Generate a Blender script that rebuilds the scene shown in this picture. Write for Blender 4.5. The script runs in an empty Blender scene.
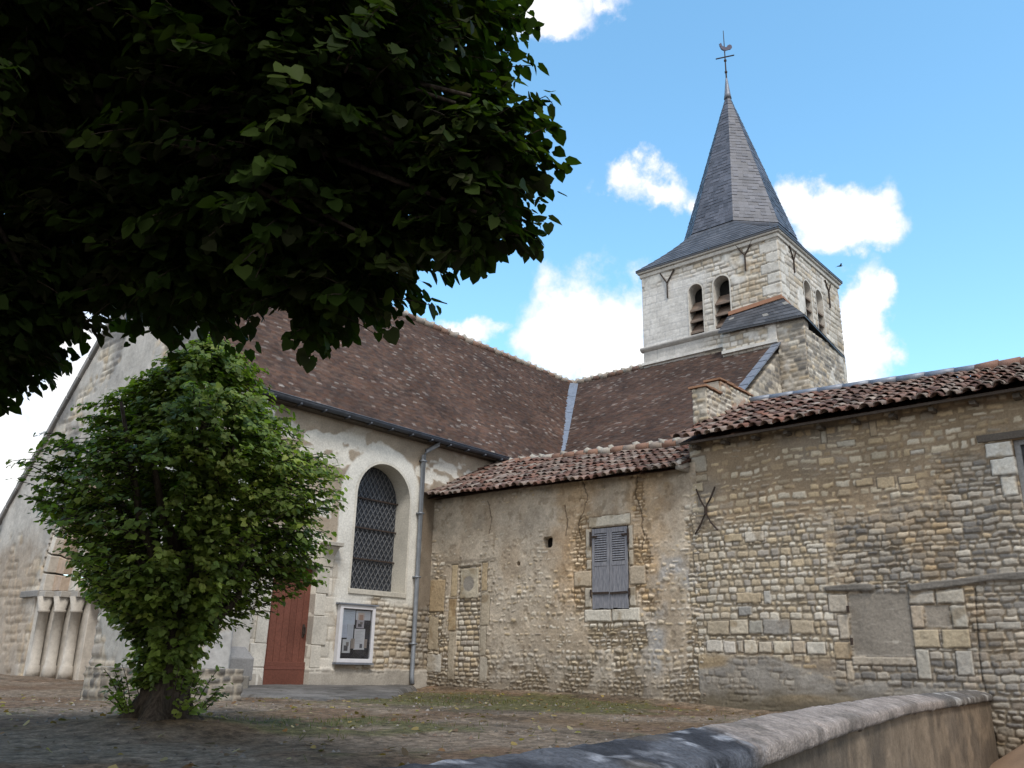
import bpy, math, random
import numpy as np
from mathutils import Matrix, Vector

SC = bpy.context.scene
COL = SC.collection
R = math.radians
PI = math.pi

# ------------------------------------------------------------------ camera
EYE = 1.6
F_PX, PITCH, ROLL, YAW = 850.0, R(18.08), R(1.31), R(41.35)
cam_d = bpy.data.cameras.new('camera')
cam_d.sensor_fit = 'HORIZONTAL'
cam_d.sensor_width = 36.0
cam_d.lens = F_PX / 1024 * 36.0
cam_d.clip_start = 0.05
cam_d.clip_end = 3000
cam = bpy.data.objects.new('camera', cam_d)
COL.objects.link(cam)
fw = Vector((math.cos(YAW) * math.cos(PITCH), math.sin(YAW) * math.cos(PITCH), math.sin(PITCH)))
r0 = Vector((math.sin(YAW), -math.cos(YAW), 0))
u0 = r0.cross(fw)
rr = math.cos(ROLL) * r0 + math.sin(ROLL) * u0
uu = math.cos(ROLL) * u0 - math.sin(ROLL) * r0
M = Matrix((rr, uu, -fw)).transposed().to_4x4()
M.translation = (0, 0, EYE)
cam.matrix_world = M
SC.camera = cam

# ------------------------------------------------------------------ light and sky
SUN_AZ = Vector((-0.52, -0.85, 0)).normalized()      # towards the sun: behind the camera, to the left
SUN_EL = R(55)
SKY_STRENGTH = 0.15
SUN_STRENGTH = 1.25
SC.view_settings.view_transform = 'Standard'
SC.view_settings.look = 'None'
SC.view_settings.exposure = 1.12
SC.view_settings.gamma = 1.0
SC.view_settings.use_curve_mapping = False

sun_d = bpy.data.lights.new('sun', 'SUN')
sun_d.energy = SUN_STRENGTH
sun_d.angle = R(14)
sun_d.color = (1.0, 0.95, 0.88)
sun = bpy.data.objects.new('sun', sun_d)
COL.objects.link(sun)
sdir = Vector((SUN_AZ.x * math.cos(SUN_EL), SUN_AZ.y * math.cos(SUN_EL), math.sin(SUN_EL)))
sun.rotation_euler = sdir.to_track_quat('Z', 'Y').to_euler()

W = bpy.data.worlds.new('World')
SC.world = W
W.use_nodes = True
nt = W.node_tree
nt.nodes.clear()
N = nt.nodes.new
L = nt.links.new


def wmath(op, a, b=None, c=None, clamp=False):
    n = N('ShaderNodeMath')
    n.operation = op
    n.use_clamp = clamp
    for i, v in enumerate((a, b, c)):
        if v is None:
            continue
        if isinstance(v, (int, float)):
            n.inputs[i].default_value = v
        else:
            L(v, n.inputs[i])
    return n.outputs[0]


def wdot(vec, d):
    n = N('ShaderNodeVectorMath')
    n.operation = 'DOT_PRODUCT'
    L(vec, n.inputs[0])
    n.inputs[1].default_value = d
    return n.outputs['Value']


sky = N('ShaderNodeTexSky')
sky.sky_type = 'NISHITA'
sky.sun_disc = False
sky.sun_elevation = SUN_EL
sky.sun_rotation = math.atan2(SUN_AZ.x, SUN_AZ.y)
sky.altitude = 100
sky.air_density = 1.0
sky.dust_density = 0.6
sky.ozone_density = 1.6
tc = N('ShaderNodeTexCoord')
gen = tc.outputs['Generated']
# puffy edges: the direction is warped by noise before each cloud is measured
ns = N('ShaderNodeTexNoise')
ns.inputs['Scale'].default_value = 9.0
ns.inputs['Detail'].default_value = 8.0
ns.inputs['Roughness'].default_value = 0.6
L(gen, ns.inputs['Vector'])
sub = N('ShaderNodeVectorMath'); sub.operation = 'SUBTRACT'
L(ns.outputs['Color'], sub.inputs[0]); sub.inputs[1].default_value = (0.5, 0.5, 0.5)
scl = N('ShaderNodeVectorMath'); scl.operation = 'SCALE'
L(sub.outputs[0], scl.inputs[0]); scl.inputs['Scale'].default_value = 0.16
add = N('ShaderNodeVectorMath'); add.operation = 'ADD'
L(gen, add.inputs[0]); L(scl.outputs[0], add.inputs[1])
wv = add.outputs[0]
n2 = N('ShaderNodeTexNoise')
n2.inputs['Scale'].default_value = 22.0
n2.inputs['Detail'].default_value = 7.0
n2.inputs['Roughness'].default_value = 0.62
L(gen, n2.inputs['Vector'])


# each cloud: direction (azimuth from X, elevation, in degrees), half sizes (degrees), density
CLOUDS = [(30.85, 30.59, 2.46, 1.69, 1.5), (33.3, 31.16, 1.95, 1.11, 1.1), (28.3, 29.9, 0.9, 1.42, 0.9), (35.66, 21.74, 5.01, 4.15, 2.2), (37.96, 20.28, 3.22, 2.69, 1.6), (33.38, 18.02, 4.0, 5.0, 2.2), (17.8, 27.28, 3.82, 2.72, 2.2), (20.66, 28.44, 1.88, 1.88, 1.5), (17.14, 20.47, 2.36, 4.33, 2.0), (19.21, 17.24, 3.77, 2.51, 1.6), (16.12, 22.82, 1.35, 1.48, 1.4), (43.9, 21.58, 3.22, 1.08, 1.3), (39.33, 41.96, 3.69, 1.85, 1.6), (35.61, 42.23, 2.45, 0.86, 1.0), (73.37, 10.94, 6.27, 5.71, 2.2), (68.67, 14.61, 3.62, 3.62, 1.6), (72.12, 18.24, 9.31, 4.69, 1.2)]
dens = None
for az, el, ra, rb, pk in CLOUDS:
    a, e = R(az), R(el)
    c = Vector((math.cos(e) * math.cos(a), math.cos(e) * math.sin(a), math.sin(e)))
    e1 = Vector((math.sin(a), -math.cos(a), 0))
    e2 = e1.cross(c)
    w_ = wmath('MAXIMUM', wdot(wv, c), 0.02)
    u_ = wmath('DIVIDE', wdot(wv, e1 / math.tan(R(ra))), w_)
    v_ = wmath('DIVIDE', wdot(wv, e2 / math.tan(R(rb))), w_)
    d2 = wmath('ADD', wmath('MULTIPLY', u_, u_), wmath('MULTIPLY', v_, v_))
    front = wmath('GREATER_THAN', wdot(gen, c), 0.3)
    k = wmath('MULTIPLY', wmath('SUBTRACT', 1.0, wmath('SQRT', d2)), pk)
    k = wmath('SUBTRACT', wmath('MULTIPLY', wmath('ADD', k, 4.0), front), 4.0)
    dens = k if dens is None else wmath('MAXIMUM', dens, k)
# thin broken cloud over the rest of the sky
n3 = N('ShaderNodeTexNoise')
n3.inputs['Scale'].default_value = 2.3
n3.inputs['Detail'].default_value = 6.0
mp = N('ShaderNodeMapping')
mp.inputs['Location'].default_value = (3.1, 1.7, 0.4)
mp.inputs['Scale'].default_value = (1.0, 1.0, 2.2)
L(gen, mp.inputs['Vector']); L(mp.outputs[0], n3.inputs['Vector'])
back = wmath('SUBTRACT', 0.25, wdot(gen, tuple(fw)))       # the part of the sky away from the view is cloudier
back = wmath('MULTIPLY', wmath('ADD', wmath('MULTIPLY', back, 1.2), wmath('SUBTRACT', n3.outputs[0], 0.5)), 1.2)
dens = wmath('MAXIMUM', dens, back)
dens = wmath('ADD', dens, wmath('MULTIPLY', wmath('SUBTRACT', n2.outputs[0], 0.5), 0.9))
mr = N('ShaderNodeMapRange')
mr.interpolation_type = 'SMOOTHSTEP'
mr.inputs['From Min'].default_value = -0.1
mr.inputs['From Max'].default_value = 0.95
L(dens, mr.inputs['Value'])
fac = mr.outputs[0]
bg1 = N('ShaderNodeBackground'); bg1.inputs['Strength'].default_value = SKY_STRENGTH
hs = N('ShaderNodeHueSaturation')
hs.inputs['Hue'].default_value = 0.482
hs.inputs['Saturation'].default_value = 1.12
hs.inputs['Value'].default_value = 1.06
L(sky.outputs[0], hs.inputs['Color'])
L(hs.outputs[0], bg1.inputs['Color'])
bg2 = N('ShaderNodeBackground'); bg2.inputs['Strength'].default_value = 0.56
cr = N('ShaderNodeMapRange')
cr.inputs['From Min'].default_value = 0.2; cr.inputs['From Max'].default_value = 0.9
cr.inputs['To Min'].default_value = 0.86; cr.inputs['To Max'].default_value = 1.0
L(dens, cr.inputs['Value'])
cc = N('ShaderNodeCombineColor')
L(cr.outputs[0], cc.inputs[0]); L(cr.outputs[0], cc.inputs[1]); cc.inputs[2].default_value = 1.0
L(cc.outputs[0], bg2.inputs['Color'])
mx = N('ShaderNodeMixShader')
L(fac, mx.inputs[0]); L(bg1.outputs[0], mx.inputs[1]); L(bg2.outputs[0], mx.inputs[2])
out = N('ShaderNodeOutputWorld')
L(mx.outputs[0], out.inputs['Surface'])

# ------------------------------------------------------------------ noise
def vn(x, y, seed=0):
    tab = np.random.default_rng(1000 + seed).random((256, 256))
    xi = np.floor(x).astype(int); yi = np.floor(y).astype(int)
    fx = x - xi; fy = y - yi
    fx = fx * fx * (3 - 2 * fx); fy = fy * fy * (3 - 2 * fy)
    x0 = xi & 255; x1 = (xi + 1) & 255; y0 = yi & 255; y1 = (yi + 1) & 255
    return ((tab[x0, y0] * (1 - fx) + tab[x1, y0] * fx) * (1 - fy) + (tab[x0, y1] * (1 - fx) + tab[x1, y1] * fx) * fy) * 2 - 1


def fbm(x, y, seed=0, oct=4, gain=0.5):
    t = np.zeros(np.shape(x)); a = 1.0; n = 0.0
    for i in range(oct):
        t = t + a * vn(x * 2 ** i + 7.3 * i, y * 2 ** i + 3.1 * i, seed + i)
        n += a; a *= gain
    return t / n


def sst(a, b, x):
    t = np.clip((x - a) / (b - a), 0, 1)
    return t * t * (3 - 2 * t)


def srgb(r, g, b):
    f = lambda c: (c / 255 / 12.92) if c <= 10 else ((c / 255 + 0.055) / 1.055) ** 2.4
    return np.array((f(r), f(g), f(b)))


# ------------------------------------------------------------------ object helpers
def tag(o, label=None, cat=None, group=None, kind=None):
    if label: o['label'] = label
    if cat: o['category'] = cat
    if group: o['group'] = group
    if kind: o['kind'] = kind
    return o


def link(name, me, mat=None, parent=None):
    o = bpy.data.objects.new(name, me)
    COL.objects.link(o)
    if mat is not None and me is not None:
        me.materials.append(mat)
    if parent is not None:
        o.parent = parent
        if parent.parent is None: o.matrix_parent_inverse = Matrix.Translation(-Vector(parent.location))
    return o


def thing(name, label, cat, loc, group=None):
    o = bpy.data.objects.new(name, None)
    o.empty_display_size = 0.3
    COL.objects.link(o)
    o.location = loc
    return tag(o, label, cat, group)


def mesh_np(name, V, F, C=None, smooth=True):
    """V (n,3); F = list of (m,k) index arrays; C (n,3) colours."""
    me = bpy.data.meshes.new(name)
    V = np.asarray(V, dtype=np.float32)
    me.vertices.add(len(V)); me.vertices.foreach_set('co', V.ravel())
    F = [np.asarray(f, dtype=np.int32) for f in F if len(f)]
    loops = np.concatenate([f.ravel() for f in F])
    tot = np.concatenate([np.full(len(f), f.shape[1], np.int32) for f in F])
    start = np.concatenate(([0], np.cumsum(tot)[:-1])).astype(np.int32)
    me.loops.add(len(loops)); me.loops.foreach_set('vertex_index', loops)
    me.polygons.add(len(tot)); me.polygons.foreach_set('loop_start', start); me.polygons.foreach_set('loop_total', tot)
    me.polygons.foreach_set('use_smooth', np.full(len(tot), smooth, bool))
    if C is not None:
        a = me.color_attributes.new('Col', 'FLOAT_COLOR', 'POINT')
        a.data.foreach_set('color', np.concatenate([np.clip(C, 0.004, 1), np.ones((len(V), 1))], 1).astype(np.float32).ravel())
    me.update(calc_edges=True)
    me.validate()
    return me


class MB:
    """collects simple shapes into ONE mesh"""
    def __init__(s): s.v = []; s.f = []; s.c = []

    def add(s, V, F, c=(0.3, 0.3, 0.3)):
        b = len(s.v)
        s.v += [tuple(p) for p in V]; s.f += [tuple(i + b for i in f) for f in F]
        s.c += [tuple(c)] * len(V)

    def box(s, lo, hi, c=(0.3, 0.3, 0.3), j=0.0):
        V = [(x, y, z) for x in (lo[0], hi[0]) for y in (lo[1], hi[1]) for z in (lo[2], hi[2])]
        if j: V = [tuple(q + random.uniform(-j, j) for q in p) for p in V]
        s.add(V, [(0, 1, 3, 2), (4, 6, 7, 5), (0, 4, 5, 1), (2, 3, 7, 6), (0, 2, 6, 4), (1, 5, 7, 3)], c)

    def bar(s, p, q, w, h, c=(0.3, 0.3, 0.3), up=(0, 0, 1)):
        p = Vector(p); q = Vector(q); d = (q - p).normalized(); u = Vector(up)
        if abs(d.dot(u)) > 0.97: u = Vector((1, 0, 0))
        a = d.cross(u).normalized(); b = a.cross(d).normalized()
        V = [e + a * (i * w / 2) + b * (k * h / 2) for e in (p, q) for i, k in ((-1, -1), (1, -1), (1, 1), (-1, 1))]
        s.add(V, [(0, 1, 2, 3), (7, 6, 5, 4), (0, 4, 5, 1), (1, 5, 6, 2), (2, 6, 7, 3), (3, 7, 4, 0)], c)

    def prism(s, poly, vec, c=(0.3, 0.3, 0.3)):
        n = len(poly); vec = Vector(vec)
        V = [Vector(p) for p in poly] + [Vector(p) + vec for p in poly]
        s.add(V, [tuple(range(n)), tuple(range(2 * n - 1, n - 1, -1))] + [(i, i + n, (i + 1) % n + n, (i + 1) % n) for i in range(n)], c)

    def tube(s, path, rad, n=8, c=(0.3, 0.3, 0.3), wob=0.0):
        P = [Vector(p) for p in path]
        if not hasattr(rad, '__len__'): rad = [rad] * len(P)
        V = []; F = []
        for i, p in enumerate(P):
            d = (P[min(i + 1, len(P) - 1)] - P[max(i - 1, 0)]).normalized()
            u = Vector((0, 0, 1)) if abs(d.z) < 0.9 else Vector((1, 0, 0))
            a = d.cross(u).normalized(); b = a.cross(d)
            for k in range(n):
                t = 2 * PI * k / n; q = rad[i] * (1 + wob * random.uniform(-1, 1))
                V.append(p + a * (math.cos(t) * q) + b * (math.sin(t) * q))
        for i in range(len(P) - 1):
            for k in range(n):
                k2 = (k + 1) % n
                F.append((i * n + k, i * n + k2, (i + 1) * n + k2, (i + 1) * n + k))
        F.append(tuple(range(n - 1, -1, -1))); F.append(tuple((len(P) - 1) * n + k for k in range(n)))
        s.add(V, F, c)

    def build(s, name, mat, parent=None, smooth=False, label=None, bevel=0.0):
        me = bpy.data.meshes.new(name)
        me.from_pydata(s.v, [], s.f)
        a = me.color_attributes.new('Col', 'FLOAT_COLOR', 'POINT')
        a.data.foreach_set('color', np.array([(*c, 1.0) for c in s.c], np.float32).ravel())
        me.polygons.foreach_set('use_smooth', [smooth] * len(s.f))
        me.update(); 
        import bmesh
        bm = bmesh.new(); bm.from_mesh(me); bmesh.ops.recalc_face_normals(bm, faces=bm.faces); bm.to_mesh(me); bm.free()
        o = link(name, me, mat, parent)
        if bevel:
            m = o.modifiers.new('bevel', 'BEVEL'); m.width = bevel; m.segments = 2; m.limit_method = 'ANGLE'
        if label: o['label'] = label
        return o


# ------------------------------------------------------------------ materials
def mat_base(name):
    m = bpy.data.materials.new(name); m.use_nodes = True
    t = m.node_tree
    return m, t, t.nodes['Principled BSDF']


def attr_mat(name, rough=0.92, nscale=30, namt=0.25, bump=0.35, bdist=0.01, spec=0.15, big=2.0, bigamt=0.12, sat=1.0):
    """a surface whose own colours come with the mesh, broken up by fine and broad noise and fine relief"""
    m, t, p = mat_base(name)
    n = t.nodes.new; l = t.links.new
    at = n('ShaderNodeAttribute'); at.attribute_name = 'Col'
    co = n('ShaderNodeTexCoord')
    a = n('ShaderNodeTexNoise'); a.inputs['Scale'].default_value = nscale; a.inputs['Detail'].default_value = 6; a.inputs['Roughness'].default_value = 0.65
    b = n('ShaderNodeTexNoise'); b.inputs['Scale'].default_value = big; b.inputs['Detail'].default_value = 5
    l(co.outputs['Object'], a.inputs['Vector']); l(co.outputs['Object'], b.inputs['Vector'])
    r1 = n('ShaderNodeMapRange'); r1.inputs[1].default_value = 0.25; r1.inputs[2].default_value = 0.75; r1.inputs[3].default_value = 1 - namt; r1.inputs[4].default_value = 1 + namt
    r2 = n('ShaderNodeMapRange'); r2.inputs[1].default_value = 0.3; r2.inputs[2].default_value = 0.7; r2.inputs[3].default_value = 1 - bigamt; r2.inputs[4].default_value = 1 + bigamt
    l(a.outputs[0], r1.inputs[0]); l(b.outputs[0], r2.inputs[0])
    mu = n('ShaderNodeMath'); mu.operation = 'MULTIPLY'; l(r1.outputs[0], mu.inputs[0]); l(r2.outputs[0], mu.inputs[1])
    hs = n('ShaderNodeHueSaturation'); hs.inputs['Saturation'].default_value = sat; l(at.outputs['Color'], hs.inputs['Color'])
    vs = n('ShaderNodeVectorMath'); vs.operation = 'SCALE'; l(hs.outputs[0], vs.inputs[0]); l(mu.outputs[0], vs.inputs['Scale'])
    l(vs.outputs[0], p.inputs['Base Color'])
    p.inputs['Roughness'].default_value = rough
    p.inputs['Specular IOR Level'].default_value = spec
    bp = n('ShaderNodeBump'); bp.inputs['Strength'].default_value = bump; bp.inputs['Distance'].default_value = bdist
    l(a.outputs[0], bp.inputs['Height']); l(bp.outputs[0], p.inputs['Normal'])
    return m


def plain_mat(name, col, rough=0.6, metal=0.0, namt=0.2, nscale=12, bump=0.15, stretch=(1, 1, 1), spec=0.3, col2=None):
    m, t, p = mat_base(name)
    n = t.nodes.new; l = t.links.new
    co = n('ShaderNodeTexCoord'); mp = n('ShaderNodeMapping'); mp.inputs['Scale'].default_value = stretch
    a = n('ShaderNodeTexNoise'); a.inputs['Scale'].default_value = nscale; a.inputs['Detail'].default_value = 6; a.inputs['Roughness'].default_value = 0.65
    l(co.outputs['Object'], mp.inputs[0]); l(mp.outputs[0], a.inputs['Vector'])
    mi = n('ShaderNodeMix'); mi.data_type = 'RGBA'
    c2 = col2 if col2 is not None else tuple(min(1, c * (1 + namt)) for c in col)
    c1 = col if col2 is not None else tuple(c * (1 - namt) for c in col)
    mi.inputs['A'].default_value = (*c1, 1); mi.inputs['B'].default_value = (*c2, 1)
    r1 = n('ShaderNodeMapRange'); r1.inputs[1].default_value = 0.35; r1.inputs[2].default_value = 0.65
    l(a.outputs[0], r1.inputs[0]); l(r1.outputs[0], mi.inputs['Factor']); l(mi.outputs['Result'], p.inputs['Base Color'])
    p.inputs['Roughness'].default_value = rough; p.inputs['Metallic'].default_value = metal; p.inputs['Specular IOR Level'].default_value = spec
    bp = n('ShaderNodeBump'); bp.inputs['Strength'].default_value = bump; bp.inputs['Distance'].default_value = 0.01
    l(a.outputs[0], bp.inputs['Height']); l(bp.outputs[0], p.inputs['Normal'])
    return m


def leaf_mat(name, trans=0.35, gloss=0.35, spec=0.22):
    m = bpy.data.materials.new(name); m.use_nodes = True
    t = m.node_tree; t.nodes.clear(); n = t.nodes.new; l = t.links.new
    at = n('ShaderNodeAttribute'); at.attribute_name = 'Col'
    pb = n('ShaderNodeBsdfPrincipled'); pb.inputs['Roughness'].default_value = gloss; pb.inputs['Specular IOR Level'].default_value = spec
    l(at.outputs['Color'], pb.inputs['Base Color'])
    tr = n('ShaderNodeBsdfTranslucent')
    mul = n('ShaderNodeMix'); mul.data_type = 'RGBA'; mul.blend_type = 'MULTIPLY'; mul.inputs['Factor'].default_value = 1.0
    l(at.outputs['Color'], mul.inputs['A']); mul.inputs['B'].default_value = (1.6, 1.9, 0.5, 1)
    l(mul.outputs['Result'], tr.inputs['Color'])
    mx = n('ShaderNodeMixShader'); mx.inputs[0].default_value = trans
    l(pb.outputs[0], mx.inputs[1]); l(tr.outputs[0], mx.inputs[2])
    o = n('ShaderNodeOutputMaterial'); l(mx.outputs[0], o.inputs[0])
    return m


M_STONE = attr_mat('weathered_stone', sat=.90, nscale=30, namt=0.22, bump=0.38, bdist=0.012)
M_STONEFAR = attr_mat('weathered_stone_coarse', sat=.85, nscale=9, namt=0.2, bump=0.35, bdist=0.03)
M_TILE = attr_mat('clay_tile', rough=0.85, nscale=40, namt=0.3, bump=0.3, bdist=0.006, spec=0.2)
M_FLAT = attr_mat('flat_clay_tile', rough=0.88, nscale=30, namt=0.25, bump=0.2, bdist=0.006, spec=0.2, big=0.8, bigamt=0.22)
M_SLATE = attr_mat('slate', rough=0.5, nscale=22, namt=0.28, bump=0.25, bdist=0.008, spec=0.45, big=1.2, bigamt=0.15)
M_WOOD = attr_mat('weathered_wood', rough=0.85, nscale=28, namt=0.25, bump=0.3, bdist=0.004)
M_SHUTTER = plain_mat('weathered_grey_paint', (0.15, 0.16, 0.19), 0.85, 0, 0.3, 9, 0.25, (6, 6, 0.7), 0.15, (0.30, 0.30, 0.325))
M_ZINC = plain_mat('zinc', (0.20, 0.22, 0.26), 0.5, 0.25, 0.18, 8, 0.08)
M_GUTTER = plain_mat('grey_gutter_metal', (0.075, 0.085, 0.105), 0.5, 0.3, 0.2, 6, 0.05)
M_PIPE = plain_mat('grey_pipe_metal', (0.22, 0.24, 0.27), 0.5, 0.3, 0.15, 6, 0.05)
M_IRON = plain_mat('rusty_iron', (0.055, 0.04, 0.033), 0.75, 0.3, 0.35, 40, 0.2)
M_DARK = plain_mat('dark_interior', (0.02, 0.02, 0.022), 0.9)
M_LEAD = plain_mat('dark_leaded_glass', (0.035, 0.04, 0.05), 0.4, 0, 0.35, 14, 0.25, spec=0.4)
M_BARK = plain_mat('bark', (0.06, 0.047, 0.036), 0.95, 0, 0.5, 14, 1.0, (3, 3, 0.6), 0.1)
M_LEAF_S = leaf_mat('linden_leaf', 0.34, 0.55)
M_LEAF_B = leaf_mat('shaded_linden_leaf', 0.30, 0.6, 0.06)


# ------------------------------------------------------------------ relief walls: real joints, stones and blocks
def relief(name, O, ds, dt, n, s0, s1, t0, t1, res, fn, mat, parent=None, depth=0.35, label=None):
    O = np.array(O, float); ds = np.array(ds, float); dt = np.array(dt, float); n = np.array(n, float)
    ns_ = int(round((s1 - s0) / res)) + 1; nt_ = int(round((t1 - t0) / res)) + 1
    s = np.linspace(s0, s1, ns_); t = np.linspace(t0, t1, nt_)
    S, T = np.meshgrid(s, t, indexing='ij')
    H, C, K = fn(S, T)
    V = O + S[..., None] * ds + T[..., None] * dt + H[..., None] * n
    idx = np.arange(ns_ * nt_).reshape(ns_, nt_)
    q = np.stack([idx[:-1, :-1], idx[1:, :-1], idx[1:, 1:], idx[:-1, 1:]], -1).reshape(-1, 4)
    kk = K.ravel()[q].all(1)
    q = q[kk]
    if np.dot(np.cross(ds, dt), n) < 0: q = q[:, ::-1]
    # boundary edges get a skirt going back into the wall (reveals)
    e = np.concatenate([q[:, [0, 1]], q[:, [1, 2]], q[:, [2, 3]], q[:, [3, 0]]])
    key = np.sort(e, 1); key = key[:, 0].astype(np.int64) * (ns_ * nt_) + key[:, 1]
    u, inv, cnt = np.unique(key, return_inverse=True, return_counts=True)
    be = e[cnt[inv] == 1]
    bv = np.unique(be); m = -np.ones(ns_ * nt_, np.int64); m[bv] = np.arange(len(bv)) + ns_ * nt_
    V = V.reshape(-1, 3); C = C.reshape(-1, 3)
    bs = S.ravel()[bv]; bt = T.ravel()[bv]
    V2 = O + bs[:, None] * ds + bt[:, None] * dt - depth * n
    Va = np.concatenate([V, V2]); Ca = np.concatenate([C, C[bv]])
    sk = np.stack([be[:, 1], be[:, 0], m[be[:, 0]], m[be[:, 1]]], 1)
    used = np.zeros(len(Va), bool); used[q.ravel()] = True; used[sk.ravel()] = True
    rm = np.cumsum(used) - 1
    me = mesh_np(name, Va[used], [rm[q], rm[sk]], Ca[used])
    o = link(name, me, mat, parent)
    if label: o['label'] = label
    return o


def masonry(S, T, seed, ch=(0.08, 0.14), sw=(0.12, 0.32), wob=0.03, inset=0.012, fine=0.006):
    rng = np.random.default_rng(seed)
    T2 = T + wob * fbm(S * 0.9, T * 0.9, seed) + fine * fbm(S * 11, T * 11, seed + 3, 2)
    S2 = S + fine * 1.4 * fbm(S * 10, T * 10, seed + 9, 2)
    lo, hi = T2.min() - 0.3, T2.max() + 0.3
    b = [lo]
    while b[-1] < hi: b.append(b[-1] + rng.uniform(*ch))
    b = np.array(b)
    ci = np.clip(np.searchsorted(b, T2, side='right') - 1, 0, len(b) - 2)
    d = np.zeros(S.shape); r1 = np.zeros(S.shape); r2 = np.zeros(S.shape); r3 = np.zeros(S.shape)
    smin, smax = S2.min() - 0.5, S2.max() + 0.5
    for k in range(len(b) - 1):
        msk = ci == k
        if not msk.any(): continue
        e = [smin - rng.uniform(0, 0.3)]
        hh = b[k + 1] - b[k]
        while e[-1] < smax: e.append(e[-1] + rng.uniform(*sw) * (0.6 + 0.4 * hh / ch[1]))
        e = np.array(e)
        ss = S2[msk]; si = np.clip(np.searchsorted(e, ss, side='right') - 1, 0, len(e) - 2)
        m = len(e)
        A = rng.random(m); B = rng.random(m); Cc = rng.random(m); I = rng.random((m, 4)) ** 2
        ds_ = np.minimum(ss - e[si] - inset * I[si, 0] * 1.5, e[si + 1] - ss - inset * I[si, 1] * 1.5)
        tt = T2[msk]
        dt_ = np.minimum(tt - b[k] - inset * 2 * I[si, 2], b[k + 1] - tt - inset * 2 * I[si, 3])
        cr = 0.03
        a1 = np.maximum(cr - ds_, 0); a2 = np.maximum(cr - dt_, 0)
        dd = np.where((ds_ < cr) & (dt_ < cr), cr - np.hypot(a1, a2), np.minimum(ds_, dt_))
        d[msk] = dd; r1[msk] = A[si]; r2[msk] = B[si]; r3[msk] = Cc[si]
    return d, r1, r2, r3


def pick(r, cols):
    cols = np.array(cols)
    i = np.clip((r * len(cols)).astype(int), 0, len(cols) - 1)
    return cols[i]


def mixc(A, B, f):
    return A * (1 - f[..., None]) + B * f[..., None]


def rect_d(S, T, s0, s1, t0, t1, seed=1, wob=0.008):
    S = S + wob * fbm(S * 9, T * 9, seed, 2); T = T + wob * fbm(S * 9 + 40, T * 9, seed + 1, 2)
    return np.minimum(np.minimum(S - s0, s1 - S), np.minimum(T - t0, t1 - T))


def block(H, C, S, T, r, col, h=0.012, seed=1, joint=(0.1, 0.08, 0.06), var=0.10):
    """one dressed stone set in the wall"""
    d = rect_d(S, T, *r, seed=seed, wob=.013)
    j = sst(-0.012, 0.0, d); f = sst(0.004, 0.014, d)
    n = fbm(S * 22, T * 22, seed + 5, 3)
    H[:] = H * (1 - j) + j * (f * (h + 0.004 * n) - 0.006 * (1 - f))
    C[:] = mixc(C, np.broadcast_to(np.array(joint), C.shape), j * (1 - f) * 0.7)
    cc = np.array(col) * (1 + var * fbm(S * 5, T * 5, seed + 8, 3) + .10 * n)[..., None]
    cc = mixc(cc, cc * np.array((.72, .66, .58)), sst(.2, .5, fbm(S * 3.5, T * 3.5, seed + 11, 3)))
    C[:] = mixc(C, cc, f)


def line_d(S, T, pts):
    d = np.full(S.shape, 9.0)
    for (a, b), (c, e) in zip(pts[:-1], pts[1:]):
        vx, vy = c - a, e - b
        k = np.clip(((S - a) * vx + (T - b) * vy) / (vx * vx + vy * vy), 0, 1)
        d = np.minimum(d, np.hypot(S - a - k * vx, T - b - k * vy))
    return d

# ------------------------------------------------------------------ key measures (metres; X along the nave, Y from the walls towards the nave)
XA = 13.5            # plane of the two stone buildings that close the yard
YN = 14.18           # plane of the nave's long wall
YARD = 1.0           # level of the churchyard; the street is at 0
TX, TY0, TY1, TX1 = 24.0, 9.88, 15.0, 29.1   # tower

# palettes (own colours of the stones)
WARM = [(.40, .33, .23), (.46, .39, .28), (.33, .26, .17), (.50, .44, .34), (.36, .27, .16), (.29, .24, .18), (.43, .33, .2)]
PALE = [(.52, .47, .38), (.58, .53, .44), (.47, .40, .30), (.42, .34, .23), (.55, .50, .42), (.37, .33, .28), (.50, .40, .26)]
GREY = [(.215, .198, .175), (.18, .168, .152), (.26, .235, .20), (.31, .275, .225), (.155, .145, .133), (.25, .21, .165), (.36, .325, .27)]


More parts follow.
